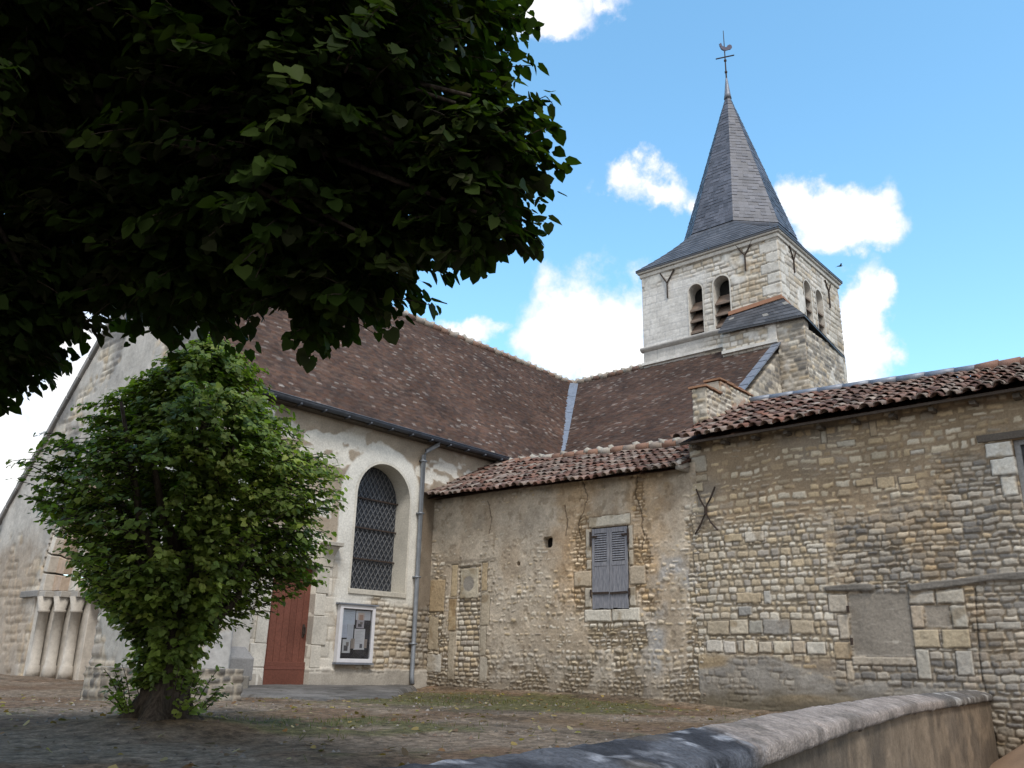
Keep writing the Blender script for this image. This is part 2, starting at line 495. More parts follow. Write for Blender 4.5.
def barn_wall(S, T):
    x0, x1 = S.min(), S.max()
    # three kinds of masonry
    dA, a1, a2, a3 = masonry(S, T, 11, (.07, .15), (.1, .30), .09, .016, .018)
    dB, b1, b2, b3 = masonry(S, T, 12, (.07, .135), (.08, .22), .035, .014, .012)
    dG, g1, g2, g3 = masonry(S, T, 13, (.05, .115), (.08, .27), .10, .010, .016)
    w = 0.35 * fbm(S * 1.1, T * 1.1, 21, 4)
    zB = sst(-.1, .15, np.minimum.reduce([S - 5.05 + w, T - 1.75 + w * .4, 3.9 - T + w]))
    zG = sst(-.1, .2, np.maximum(np.minimum.reduce([5.2 - S + w, 4.05 - T + w]), np.minimum(3.45 - S + w * .3, 4.6 - T + w)))
    zG = zG * (1 - zB)
    fine = fbm(S * 30, T * 30, 31, 3); med = fbm(S * 6, T * 6, 35, 4); big = fbm(S * 1.4, T * 1.4, 37, 4)
    # upper: stones half drowned in ochre mortar
    cov = 0.021 + 0.022 * fbm(S * 2.2, T * 2.2, 41, 3)
    hA = 0.030 * sst(0, .028, dA) * (.45 + .7 * a1) - cov * .75
    cA = pick(a2, WARM) * (.95 + .35 * a3)[..., None]
    bur = sst(-.006, .004, hA - 0.004 * med)
    mort = np.array((.29, .215, .135)) * (1 + .22 * big + .12 * med)[..., None]
    grey_m = np.array((.25, .22, .18)) * (1 + .15 * med)[..., None]
    mort = mixc(mort, grey_m, sst(-.1, .5, fbm(S * .8 + 5, T * .8, 43, 3)))
    CA = mixc(mort, cA, bur); HA = np.maximum(hA, -.004 + .004 * med)
    # middle: small pale squared stones with open joints
    hB = 0.022 * sst(0, .016, dB) * (.5 + .6 * b1) - .010 + .005 * med
    jB = sst(.0, .012, dB)
    CB = mixc(np.array((.25, .205, .145)) * (1 + .2 * med)[..., None], pick(b2, PALE) * (.9 + .22 * b3)[..., None], jB)
    HB = hB
    # right and bottom: flat grey stones
    hG = 0.026 * sst(0, .014, dG) * (.4 + .8 * g1) - .012 + .006 * med
    jG = sst(0, .010, dG)
    CG = mixc(np.array((.20, .165, .12)) * (1 + .2 * med)[..., None], pick(g2, GREY + GREY[2:4] + WARM[2:3]) * (.95 + .5 * g3)[..., None], jG)
    warmG = sst(-.2, .4, fbm(S * 1.7, T * 1.7, 45, 3))
    CG = CG * mixc(np.ones(CG.shape), np.broadcast_to(np.array((1.10, 1.0, .86)), CG.shape), warmG)
    H = HA * (1 - zB - zG) + HB * zB + hG * zG
    C = CA * (1 - zB - zG)[..., None] + CB * zB[..., None] + CG * zG[..., None]
    # smeared render low down
    ed = 1.74 - .30 * sst(6.5, 5.0, S) + .12 * fbm(S * 1.8, T * .3, 51, 3)
    rd = sst(-.05, .05, ed - T) * sst(3.2, 3.4, S)
    och = sst(.0, .35, fbm(S * 1.1 + 2, T * 3, 53, 3))
    rc = mixc(np.broadcast_to(np.array((.27, .25, .22)), C.shape), np.broadcast_to(np.array((.30, .23, .14)), C.shape), och) * (1 + .18 * med + .08 * fine)[..., None]
    st_ = mixc(np.array((.2, .17, .13)) * np.ones(C.shape), pick(g2, GREY) * 1.2, jG); rc = mixc(rc, st_, sst(-.05, .3, fbm(S * 2.5, T * 3.5, 57, 4)) * .75)
    rc = mixc(rc, np.broadcast_to(np.array((.15, .125, .085)), C.shape), sst(1.45, 1.0, T + .12 * med))
    H = H * (1 - rd) + rd * (.006 + .010 * fbm(S * 2, T * 9, 55, 4) + .5 * hG * sst(-.05, .3, fbm(S * 2.5, T * 3.5, 57, 4))); C = mixc(C, rc, rd)
    # grey render patch left of the seam's foot
    # row of bigger dressed blocks
    x = 7.34; k = 0
    for wd, cl in ((.42, (.43, .36, .26)), (.34, (.5, .44, .34)), (.26, (.37, .35, .30)), (.46, (.30, .28, .25)), (.40, (.46, .38, .27))):
        block(H, C, S, T, (x - wd + .012, x, 2.10 + .01 * (k % 3), 2.33 + .015 * (k % 2)), cl, .014, 60 + k); x -= wd; k += 1
    x = 7.36
    for wd, cl in ((.32, (.56, .52, .45)), (.24, (.52, .48, .42)), (.12, (.4, .35, .28)), (.25, (.55, .49, .39)), (.25, (.48, .42, .33)), (.33, (.55, .49, .38)), (.22, (.46, .38, .28)), (.33, (.57, .53, .45))):
        block(H, C, S, T, (x - wd + .02, x, 1.80 + .02 * (k % 2), 2.0 + .012 * (k % 3)), cl, .02, 60 + k); x -= wd; k += 1
    for i, (r, cl) in enumerate((((6.32, 6.78, 2.60, 2.78), (.45, .36, .24)), ((6.15, 6.28, 2.58, 2.80), (.45, .43, .39)), ((6.5, 6.75, 2.40, 2.56), (.31, .30, .28)),
                                 ((4.35, 4.62, 4.33, 4.45), (.47, .36, .22)), ((4.03, 4.3, 4.26, 4.44), (.48, .37, .23)), ((3.72, 3.98, 4.3, 4.41), (.45, .36, .24)),
                                 ((7.2, 7.52, 4.9, 5.2), (.40, .36, .29)), ((7.28, 7.52, 4.55, 4.72), (.45, .38, .26)), ((7.2, 7.5, 4.74, 4.86), (.40, .34, .25)),
                                 ((6.6, 6.95, 3.62, 3.76), (.46, .37, .24)), ((6.2, 6.55, 3.6, 3.78), (.55, .5, .42)), ((5.2, 5.5, 3.42, 3.5), (.55, .5, .41)),
                                 ((4.55, 4.85, 5.0, 5.1), (.46, .42, .34)), ((5.0, 5.1, 5.1, 5.35), (.40, .36, .29)), ((4.2, 4.32, 5.1, 5.35), (.38, .3, .2)), ((3.55, 3.75, 4.72, 4.79), (.55, .5, .42)),
                                 ((2.95, 3.22, 2.16, 2.26), (.36, .33, .28)), ((2.62, 2.93, 2.16, 2.27), (.35, .32, .27)), ((2.2, 2.6, 2.15, 2.27), (.36, .33, .27)))):
        block(H, C, S, T, r, cl, .014, 90 + i)
    # filled-in opening: jambs, panel, sill, later blocks
    lay = (((4.93, 5.22, 2.42, 2.71), (.42, .37, .30)), ((4.93, 5.10, 2.02, 2.40), (.45, .39, .31)), ((4.93, 5.2, 1.74, 2.0), (.40, .31, .2)), ((4.93, 5.05, 1.45, 1.72), (.43, .36, .27)),
           ((4.03, 4.95, 1.66, 1.79), (.43, .37, .29)),
           ((3.68, 4.03, 2.52, 2.72), (.41, .37, .31)), ((3.27, 3.66, 2.52, 2.72), (.39, .35, .285)), ((3.85, 4.03, 2.19, 2.5), (.42, .34, .25)), ((3.27, 3.49, 2.19, 2.5), (.39, .36, .30)),
           ((3.67, 4.03, 1.91, 2.17), (.45, .37, .25)), ((3.27, 3.65, 1.91, 2.17), (.43, .35, .23)), ((3.83, 4.03, 1.48, 1.89), (.43, .40, .34)), ((3.27, 3.50, 1.55, 1.89), (.41, .38, .33)))
    for i, (r, cl) in enumerate(lay): block(H, C, S, T, r, cl, .016, 120 + i)
    for r, cl, sd in (((4.03, 4.92, 1.79, 2.71), (.26, .23, .19), 140), ((3.50, 3.84, 2.19, 2.51), (.27, .235, .19), 141)):
        d = sst(0, .02, rect_d(S, T, *r, seed=sd)); H[:] = H * (1 - d) + d * (-.012 + .004 * med)
        C[:] = mixc(C, np.array(cl) * (1 + .14 * med + .1 * big)[..., None], d)
    spots = sst(.5, .62, fbm(S * 5, T * 13, 143, 2)) * sst(0, .02, rect_d(S, T, 4.1, 4.55, 1.9, 2.5))
    C[:] = mixc(C, np.broadcast_to(np.array((.42, .38, .32)), C.shape), spots * .8)
    # low patch of rough stones inside the later blocks stays grey masonry
    # white quoins at the upper window
    for i, r in enumerate(((2.385, 2.74, 4.53, 4.75), (2.37, 2.70, 4.26, 4.515), (2.40, 2.60, 3.96, 4.245))):
        block(H, C, S, T, r, (.60, .58, .52), .02, 150 + i, var=.04)
    # old timber beams and the broken dark ledge
    for pts, wd in ((((5.22, 2.79), (4.9, 2.79), (4.55, 2.78)), .055), (((3.95, 2.76), (3.4, 2.80), (2.9, 2.86), (1.5, 2.88)), .06)):
        d = wd * (1 + .35 * fbm(S * 3, T * 3, 160, 2)) - line_d(S, T, pts)
        f = sst(0, .02, d); g = fbm(S * 3, T * 45, 161, 3)
        H[:] = H * (1 - f) + f * (.035 + .006 * g); C[:] = mixc(C, np.array((.17, .155, .135)) * (1 + .35 * g)[..., None], f)
        u = sst(.03, 0, np.abs(d + .015)) * (T < 2.8); H[:] -= .02 * u
    # joint with the lower wall and the straight crack by the yard wall
    d = line_d(S, T, ((3.13, 2.72), (3.20, 1.7), (3.12, .2)))
    f = sst(.014, .004, d + .006 * med); H[:] -= .025 * f; C[:] = mixc(C, np.broadcast_to(np.array((.07, .06, .05)), C.shape), f * .7)
    # darker towards the foot
    C[:] = C * (1 - .25 * sst(1.2, .5, T))[..., None]
    H[:] += .005 * fine + .012 * big
    K = ~((S > 1.55) & (S < 2.375) & (T > 3.75) & (T < 4.76))
    return H, C, K


def annex_wall(S, T):
    dA, a1, a2, a3 = masonry(S, T, 211, (.045, .10), (.06, .20), .10, .014, .022)
    fine = fbm(S * 30, T * 30, 231, 3); med = fbm(S * 6, T * 6, 235, 4); big = fbm(S * 1.2, T * 1.2, 237, 4)
    pz = fbm(S * 2.0, T * 2.0, 239, 4)
    # render thickness: thick above, thin below
    th = .22 + .95 * pz + .65 * sst(2.6, 4.4, T) - .55 * sst(2.3, 1.3, T)
    th -= 1.1 * sst(.35, .1, np.abs(S - 9.98 + .12 * med)) * sst(2.2, 2.6, T)      # stones bared beside the shutters
    th -= 1.3 * sst(.30, .08, np.abs(S - 8.62 + .12 * med)) * sst(2.4, 3, T)
    th -= 1.0 * sst(.30, .1, np.abs(S - 7.5)) * sst(4.9, 4.5, T)
    th -= .9 * sst(.45, .1, np.abs(S - 14.0))
    th -= .8 * sst(.3, .1, np.abs(T - 2.15)) * sst(.9, .5, np.abs(S - 9.3))
    cov = .010 + .014 * np.clip(th, -.8, 1)
    hA = .032 * sst(0, .026, dA) * (.5 + .6 * a1) - .006
    vis = sst(-.004, .006, hA - cov - .005 * med)
    grey = sst(2.1, 1.2, T + .3 * big) * .8
    st = pick(a2, PALE) * (.85 + .38 * a3)[..., None]
    st = mixc(st, pick(a2, GREY) * 1.5 * (.85 + .25 * a3)[..., None], grey * .75)
    jo = sst(0, .01, dA)
    st = mixc(np.array((.23, .18, .12)) * (1 + .2 * med)[..., None], st, jo)
    ren = mixc(np.broadcast_to(np.array((.47, .405, .32)), st.shape), np.broadcast_to(np.array((.39, .315, .23)), st.shape), sst(-.2, .45, fbm(S * 1.6, T * 1.1, 241, 4)))
    ren = mixc(ren, np.broadcast_to(np.array((.36, .35, .34)), st.shape), sst(.1, .4, fbm(S * 1.3 + 9, T * 1.5, 243, 3)) * sst(8.9, 8.2, S) * sst(4.0, 3.2, T))
    ren = mixc(ren, np.broadcast_to(np.array((.29, .265, .23)), st.shape), grey * .6)
    ren = ren * (1 + .2 * med + .12 * fine)[..., None]
    hol = sst(.30, .5, fbm(S * 7, T * 7, 245, 3))                                    # pits where render fell off
    C = mixc(ren, st, np.maximum(vis, 0)); H = np.maximum(hA, cov * .8 + .003 * med) - .008 * hol
    bare = (th < -.25)
    C = mixc(C, st, sst(-.2, -.5, th)); H = H * (1 - sst(-.2, -.5, th)) + (hA - .004) * sst(-.2, -.5, th)
    C = mixc(C, np.broadcast_to(np.array((.22, .17, .11)), C.shape), hol * .45)
    och = sst(.75, .1, np.minimum(np.abs(S - 8.55), np.abs(S - 10.1)) + .3 * med) * sst(2.3, 2.9, T); C = mixc(C, C * np.array((1.12, .92, .68)), och * .8)
    C = C * (1 + .16 * fbm(S * 14, T * 18, 247, 3))[..., None]
    # cracks
    for pts in (((9.95, 5.05), (9.83, 4.75), (9.93, 4.45), (10.05, 4.2), (10.02, 3.9)), ((8.68, 5.0), (8.72, 4.6), (8.62, 4.3), (8.55, 3.9), (8.6, 3.6)), ((12.5, 4.9), (12.35, 4.5), (12.42, 4.2)),
                ((10.4, 4.6), (10.3, 4.3), (10.35, 4.0)), ((13.75, 3.2), (13.8, 2.8), (13.74, 2.4))):
        d = line_d(S + .05 * fbm(S * 6, T * 6, 250, 3), T, pts)
        f = sst(.020, .005, d); H -= .03 * f; C = mixc(C, np.broadcast_to(np.array((.10, .075, .05)), C.shape), f * .85)
    # dressed blocks round the shuttered window
    lay = (((8.83, 9.79, 4.10, 4.31), (.58, .53, .43)), ((9.735, 9.87, 3.52, 4.09), (.47, .42, .34)), ((9.735, 9.86, 3.30, 3.5), (.45, .39, .30)), ((9.74, 10.16, 2.99, 3.29), (.46, .37, .26)), ((9.735, 9.9, 2.60, 2.97), (.45, .40, .32)),
           ((8.78, 8.885, 3.65, 4.08), (.47, .42, .34)), ((8.78, 8.88, 3.35, 3.63), (.44, .38, .29)), ((8.53, 8.88, 2.98, 3.33), (.45, .37, .27)), ((8.74, 8.88, 2.6, 2.96), (.46, .41, .33)),
           ((9.3, 9.92, 2.34, 2.575), (.58, .54, .46)), ((8.66, 9.28, 2.34, 2.59), (.56, .52, .44)))
    for i, (r, cl) in enumerate(lay): block(H, C, S, T, r, cl, .02, 260 + i, (.16, .12, .08), .09)
    # walled-up doorway
    d = sst(0, .03, rect_d(S, T, 12.62, 13.32, 1.25, 3.56, seed=280))
    dB, b1, b2, b3 = masonry(S, T, 281, (.08, .12), (.12, .24), .015, .012, .008)
    cb = mixc(np.array((.24, .20, .15)) * (1 + .2 * med)[..., None], pick(b2, PALE) * (.95 + .2 * b3)[..., None], sst(0, .012, dB))
    hb = -.03 + .028 * sst(0, .022, dB) * (.6 + .5 * b1)
    C = mixc(C, cb, d); H = H * (1 - d) + hb * d
    for i, (r, cl) in enumerate((((13.33, 13.52, 2.9, 3.6), (.46, .36, .22)), ((13.33, 13.56, 2.2, 2.88), (.44, .33, .19)), ((13.33, 13.53, 1.2, 2.18), (.42, .36, .27)),
                                 ((12.44, 12.61, 3.0, 3.6), (.43, .33, .2)), ((12.36, 12.61, 2.3, 2.98), (.42, .36, .27)), ((12.43, 12.61, 1.7, 2.28), (.41, .36, .28)), ((12.38, 12.61, 1.2, 1.68), (.43, .39, .32)),
                                 ((12.70, 13.24, 2.86, 3.50), (.47, .42, .32)), ((13.72, 14.17, 1.34, 1.72), (.55, .52, .46)), ((13.7, 14.17, 2.6, 3.3), (.42, .31, .18)), ((13.85, 14.17, 1.8, 2.5), (.43, .35, .24)))):
        block(H, C, S, T, r, cl, .008, 290 + i, (.2, .16, .11), .1)
    f = sst(.17, .15, np.hypot(S - 12.99, T - 3.17)); C = mixc(C, np.array((.27, .25, .22)) * (1 + .15 * med)[..., None], f); H -= .006 * f
    d = rect_d(S, T, 12.2, 13.75, 3.6, 3.68, seed=300); f = sst(-.02, .02, d); C = mixc(C, np.broadcast_to(np.array((.2, .17, .13)), C.shape), f * .6)
    # damp, earth-splashed foot
    f = sst(1.5, 1.05, T + .15 * med); C = mixc(C, np.broadcast_to(np.array((.17, .135, .09)), C.shape), f * .55)
    H += .0045 * fine + .014 * big
    K = ~(((S > 10.70) & (S < 10.93) & (T > 3.80) & (T < 4.0) & (np.hypot((S - 10.81) / .12, (T - 3.9) / .11) < 1.15)) | (np.hypot((S - 11.58) / .04, (T - 3.51) / .04) < 1)
          | ((S > 8.905) & (S < 9.72) & (T > 2.57) & (T < 4.08)))
    return H, C, K


def nave_wall(S, T):
    dA, a1, a2, a3 = masonry(S, T, 311, (.08, .15), (.12, .3), .03, .014, .012)
    dB, b1, b2, b3 = masonry(S, T, 312, (.26, .36), (.35, .75), .01, .006, .004)
    fine = fbm(S * 26, T * 26, 331, 3); med = fbm(S * 5, T * 5, 335, 4); big = fbm(S * 1.1, T * 1.1, 337, 4)
    tan = mixc(np.broadcast_to(np.array((.36, .295, .22)), S.shape + (3,)), np.broadcast_to(np.array((.30, .245, .18)), S.shape + (3,)), sst(-.2, .4, fbm(S * 1.3, T * 1.3, 339, 4)))
    C = tan * (1 + .12 * med + .05 * fine)[..., None]; H = .008 + .006 * med
    # white limewash patches where the brown coat has gone
    p = fbm(S * 1.6, T * 2.2, 341, 4)
    C = mixc(C, np.broadcast_to(np.array((.27, .20, .135)), C.shape), sst(.1, .45, fbm(S * 2.1, T * 1.2, 347, 4)) * .5)
    f = sst(.16, .24, p + .2 * sst(.45, .15, np.abs(T - 5.75)) - .22 - .5 * sst(5.2, 4.6, T) * (S > 11)) * (S > 8)
    for r, sd in (((8.9, 9.6, 5.75, 6.05), 1), ((9.7, 10.25, 5.5, 5.68), 2), ((10.3, 10.6, 5.72, 5.95), 3), ((10.75, 11.3, 5.9, 6.05), 4), ((13.2, 13.9, 5.55, 5.72), 5), ((10.0, 10.6, 4.3, 4.7), 6)):
        f = np.maximum(f, sst(-.03, .03, rect_d(S, T, *r, seed=345 + sd, wob=.06)))
    lime = np.array((.60, .57, .50)) * (1 + .07 * med)[..., None]
    C = mixc(C, lime, f); H -= .008 * f
    # white surround of the tall window
    rx = np.abs(S - 11.98); ry = np.maximum(T - 4.92, 0)
    rad = np.hypot(rx, ry) + .10 * fbm(S * 2.5, T * 2.5, 351, 3)
    f = sst(1.16, 1.10, rad) * sst(2.3, 2.5, T + .15 * med)
    C = mixc(C, np.array((.62, .60, .54)) * (1 + .05 * med)[..., None], f); H = H * (1 - f) + .004 * f
    # pale dressed blocks below and left
    f = sst(.0, .15, 3.6 - T + .5 * big + .4 * sst(11, 10, S)) * sst(11.1, 10.7, S + .15 * med)
    cb = mixc(np.array((.36, .32, .26)) * np.ones(C.shape), np.array((.53, .49, .42)) * (.88 + .25 * b3 + .08 * med)[..., None], sst(0, .008, dB))
    C = mixc(C, cb, f); H = H * (1 - f) + f * (.012 * sst(0, .02, dB))
    # bared rubble between the notice board and the pipe, and over to the corner
    f = sst(-.1, .1, np.minimum.reduce([2.75 - T + .2 * big, T - 1.35 + .1 * med, S - 11.6 + .1 * med]) + .15 * fbm(S * 2.5, T * 2.5, 355, 3))
    h = .03 * sst(0, .022, dA) * (.5 + .6 * a1) - .015
    cs = mixc(np.array((.26, .21, .15)) * (1 + .2 * med)[..., None], pick(a2, PALE) * (.8 + .25 * a3)[..., None], sst(0, .012, dA))
    C = mixc(C, cs, f * .9); H = H * (1 - f) + h * f
    # grey damp strip right of the pipe
    f = sst(13.0, 13.15, S + .04 * med) * sst(5.4, 4.9, T + .2 * med)
    C = mixc(C, C * np.array((.62, .62, .63)), f)
    # plinth
    f = sst(1.42, 1.36, T + .03 * med); C = mixc(C, np.array((.34, .31, .265)) * (1 + .15 * med)[..., None], f); H += .03 * f
    # top course under the eaves: rough, darker
    C = mixc(C, np.array((.30, .25, .19)) * (1 + .2 * med)[..., None], sst(6.05, 6.2, T + .05 * med) * .7)
    H += .002 * fine + .012 * big
    arch = (np.abs(S - 11.995) < .77) & (T > 2.92) & ((T < 4.92) | (np.hypot(S - 11.995, T - 4.92) < .77))
    door = (S > 9.40) & (S < 10.40) & (T < 3.32)
    return H, C, ~(arch | door)


def limewall(seed, frac=.55, stones=PALE, ch=(.14, .26), sw=(.2, .55), base=(.60, .57, .52), mask=None):
    def f_(S, T):
        d, a1, a2, a3 = masonry(S, T, seed, ch, sw, .03, .014, .012)
        med = fbm(S * 3, T * 3, seed + 5, 4); big = fbm(S * .7, T * .7, seed + 7, 4)
        st = mixc(np.array((.33, .29, .23)) * (1 + .2 * med)[..., None], pick(a2, stones) * (.85 + .25 * a3)[..., None], sst(0, .02, d))
        H = .03 * sst(0, .03, d) * (.5 + .6 * a1)
        C = st; cv = sst(-.12, .18, big + .5 * med + (frac - .5) * 1.4)
        C = mixc(C, np.array(base) * (1 + .09 * med)[..., None], cv); H = np.maximum(H, cv * .028)
        H = H + .006 * med
        K = np.ones(S.shape, bool) if mask is None else mask(S, T)
        return H, C, K
    return f_

# ================================================================== THE GROUND
def wall_line_y(x):
    return np.interp(x, [-14, -6, 1.5, 2.51, 3.53, 5.64, 8.42, 13.5], [-.35, .75, 1.58, 1.70, 1.90, 2.36, 2.86, 3.37])


def make_ground():
    # street and land: one sheet to the horizon
    m, t, p = mat_base('street_ground'); n = t.nodes.new; l = t.links.new
    co = n('ShaderNodeTexCoord')
    a = n('ShaderNodeTexNoise'); a.inputs['Scale'].default_value = 60; a.inputs['Detail'].default_value = 6
    b = n('ShaderNodeTexNoise'); b.inputs['Scale'].default_value = .8; b.inputs['Detail'].default_value = 6
    l(co.outputs['Object'], a.inputs['Vector']); l(co.outputs['Object'], b.inputs['Vector'])
    mi = n('ShaderNodeMix'); mi.data_type = 'RGBA'; mi.inputs['A'].default_value = (.075, .068, .06, 1); mi.inputs['B'].default_value = (.15, .13, .11, 1)
    ad = n('ShaderNodeMath'); ad.operation = 'MULTIPLY'; l(a.outputs[0], ad.inputs[0]); l(b.outputs[0], ad.inputs[1])
    r = n('ShaderNodeMapRange'); r.inputs[1].default_value = .12; r.inputs[2].default_value = .4; l(ad.outputs[0], r.inputs[0])
    l(r.outputs[0], mi.inputs['Factor']); l(mi.outputs['Result'], p.inputs['Base Color']); p.inputs['Roughness'].default_value = .95
    bp = n('ShaderNodeBump'); bp.inputs['Strength'].default_value = .4; bp.inputs['Distance'].default_value = .01; l(a.outputs[0], bp.inputs['Height']); l(bp.outputs[0], p.inputs['Normal'])
    b_ = MB(); b_.add([(-700, -700, 0), (700, -700, 0), (700, 700, 0), (-700, 700, 0)], [(0, 1, 2, 3)])
    o = b_.build('ground', m); tag(o, kind='structure')


def yard_h(X, Y):
    base = YARD + .02 * fbm(X * .5, Y * .5, 401, 3)
    base = base - .10 * sst(9.5, 6.5, Y) * sst(11, 13.3, X)
    base = base + .10 * sst(16, 20, Y) * sst(8.5, 7.5, X)
    base = base + .10 * sst(1.2, .2, np.hypot(X - 3.78, Y - 7.08))
    base = base + .06 * sst(.5, .0, 13.45 - X) * (Y < 14)
    return base


def make_yard():
    xs = np.concatenate([np.arange(-14, -1, .4), np.arange(-1, 13.62, .07)])
    ys = np.concatenate([np.arange(-.4, 15.2, .07), np.arange(15.2, 40, .4)])
    X, Y = np.meshgrid(xs, ys, indexing='ij')
    med = fbm(X * 2.2, Y * 2.2, 411, 4); fin = fbm(X * 8, Y * 8, 415, 3); big = fbm(X * .35, Y * .35, 417, 4)
    Z = yard_h(X, Y) + .016 * med + .012 * fin
    brown = np.array((.165, .112, .068)); red = np.array((.17, .112, .072)); grey = np.array((.215, .165, .12)); green = np.array((.10, .098, .04)); dark = np.array((.075, .058, .042)); sand = np.array((.20, .155, .11))
    C = brown * (1 + .3 * med)[..., None]
    C = mixc(C, np.broadcast_to(grey, C.shape) * (1 + .35 * fin)[..., None], sst(-.15, .25, fbm(X * .5 + 3, Y * .5, 421, 4) + .15 * sst(11, 7, X)))
    C = mixc(C, np.broadcast_to(red, C.shape) * (1 + .3 * fin)[..., None], sst(.05, .3, fbm(X * .8, Y * .8 + 7, 423, 4) + .25 * sst(11.2, 12.6, X) - .05))
    gz = np.maximum(sst(2.8, 1.2, np.hypot((X - 10.6) / 1.3, (Y - 9.8) / 1.6)), sst(1.6, .6, np.hypot(X - 5.2, Y - 6.6)) * .8)
    gr = sst(.0, .3, gz * .62 + .5 * med + .15 * fin - .18)
    C = mixc(C, np.broadcast_to(green, C.shape) * (1 + .35 * fin)[..., None], gr * .85)
    C = mixc(C, np.broadcast_to(sand, C.shape) * (1 + .2 * fin)[..., None], sst(.42, .2, 13.5 - X + .1 * med) * (Y < 13.7) * .8)
    C = mixc(C, np.broadcast_to(dark, C.shape), sst(.2, .5, fbm(X * 1.2 + 9, Y * 1.2, 425, 3)) * .6)
    C = mixc(C, np.broadcast_to(sand, C.shape), sst(17.6, 19.2, Y + .3 * med) * sst(9, 8, X) * .6)
    V = np.stack([X, Y, Z], -1)
    nx, ny = X.shape; idx = np.arange(nx * ny).reshape(nx, ny)
    q = np.stack([idx[:-1, :-1], idx[1:, :-1], idx[1:, 1:], idx[:-1, 1:]], -1).reshape(-1, 4)
    ok = (Y > wall_line_y(X) - .2).ravel()
    q = q[ok[q].all(1)]
    used = np.zeros(nx * ny, bool); used[q.ravel()] = True; rm = np.cumsum(used) - 1
    me = mesh_np('yard', V.reshape(-1, 3)[used], [rm[q]], C.reshape(-1, 3)[used])
    o = link('yard_ground', me, attr_mat('yard_earth', nscale=38, namt=.6, bump=1.0, bdist=.04, big=9, bigamt=.5)); tag(o, kind='structure')
    # the yard's outer edges drop to the street
    b = MB()
    b.box((-14.1, -.6, -.1), (-13.95, 40, 1.03), (.1, .08, .06)); b.box((-14.1, 39.6, -.1), (8.2, 39.75, 1.15), (.1, .08, .06))
    tag(b.build('yard_edge', M_STONE), kind='structure')
    # worn stone paving before the door
    S, T = np.meshgrid(np.arange(7.0, 13.1, .03), np.arange(10.2, 14.2, .03), indexing='ij')
    edge = np.minimum.reduce([T - np.interp(S, [7.2, 8.2, 9.7, 11.0, 12.9], [12.4, 10.75, 10.8, 12.1, 13.7]), S - 7.4, 12.9 - S]) + .12 * fbm(S * 1.5, T * 1.5, 431, 3)
    d, a1, a2, a3 = masonry(S, T, 433, (.35, .6), (.4, .9), .03, .012, .008)
    Z = yard_h(S, T) + .16 * sst(-.06, .16, edge) * (.55 + .45 * sst(10.5, 13.5, T)) + .012 * sst(0, .03, d) + .008 * fbm(S * 8, T * 8, 435, 3) - .08
    C = np.array((.115, .108, .10)) * (.7 + .5 * a1 + .45 * fbm(S * 4, T * 4, 437, 4))[..., None]
    C = mixc(C, np.broadcast_to(np.array((.07, .06, .05)), C.shape), sst(.02, 0, d))
    nx, ny = S.shape; idx = np.arange(nx * ny).reshape(nx, ny)
    q = np.stack([idx[:-1, :-1], idx[1:, :-1], idx[1:, 1:], idx[:-1, 1:]], -1).reshape(-1, 4)
    q = q[(edge.ravel()[q] > -.07).all(1)]
    me = mesh_np('paving', np.stack([S, T, Z], -1).reshape(-1, 3), [q], C.reshape(-1, 3))
    tag(link('stone_paving', me, M_STONE), kind='structure')
    # earth bank in the street against the building
    S, T = np.meshgrid(np.arange(10.0, 13.56, .06), np.arange(-3.0, 3.6, .06), indexing='ij')
    Z = (.39 + (3.32 - T) * .69); Z = np.minimum(Z, 1.25 + .1 * np.sin(T)) * sst(9.9, 13.4, S) + .012 * fbm(S * 2, T * 2, 441, 4) - .03
    C = np.array((.27, .185, .125)) * (1 + .12 * fbm(S * 3, T * 3, 443, 4))[..., None]
    nx, ny = S.shape; idx = np.arange(nx * ny).reshape(nx, ny)
    q = np.stack([idx[:-1, :-1], idx[1:, :-1], idx[1:, 1:], idx[:-1, 1:]], -1).reshape(-1, 4)
    me = mesh_np('bank', np.stack([S, T, Z], -1).reshape(-1, 3), [q], C.reshape(-1, 3))
    tag(link('earth_bank', me, attr_mat('bank_earth', nscale=40, namt=.15, bump=.3)), kind='structure')


make_ground()
make_yard()


# ================================================================== CANAL-TILE AND FLAT-TILE ROOFS
TERRA = [(.17, .088, .066), (.145, .080, .062), (.20, .125, .098), (.105, .062, .052), (.22, .15, .125), (.26, .215, .185), (.16, .105, .088), (.08, .055, .048), (.19, .135, .112), (.13, .085, .070)]


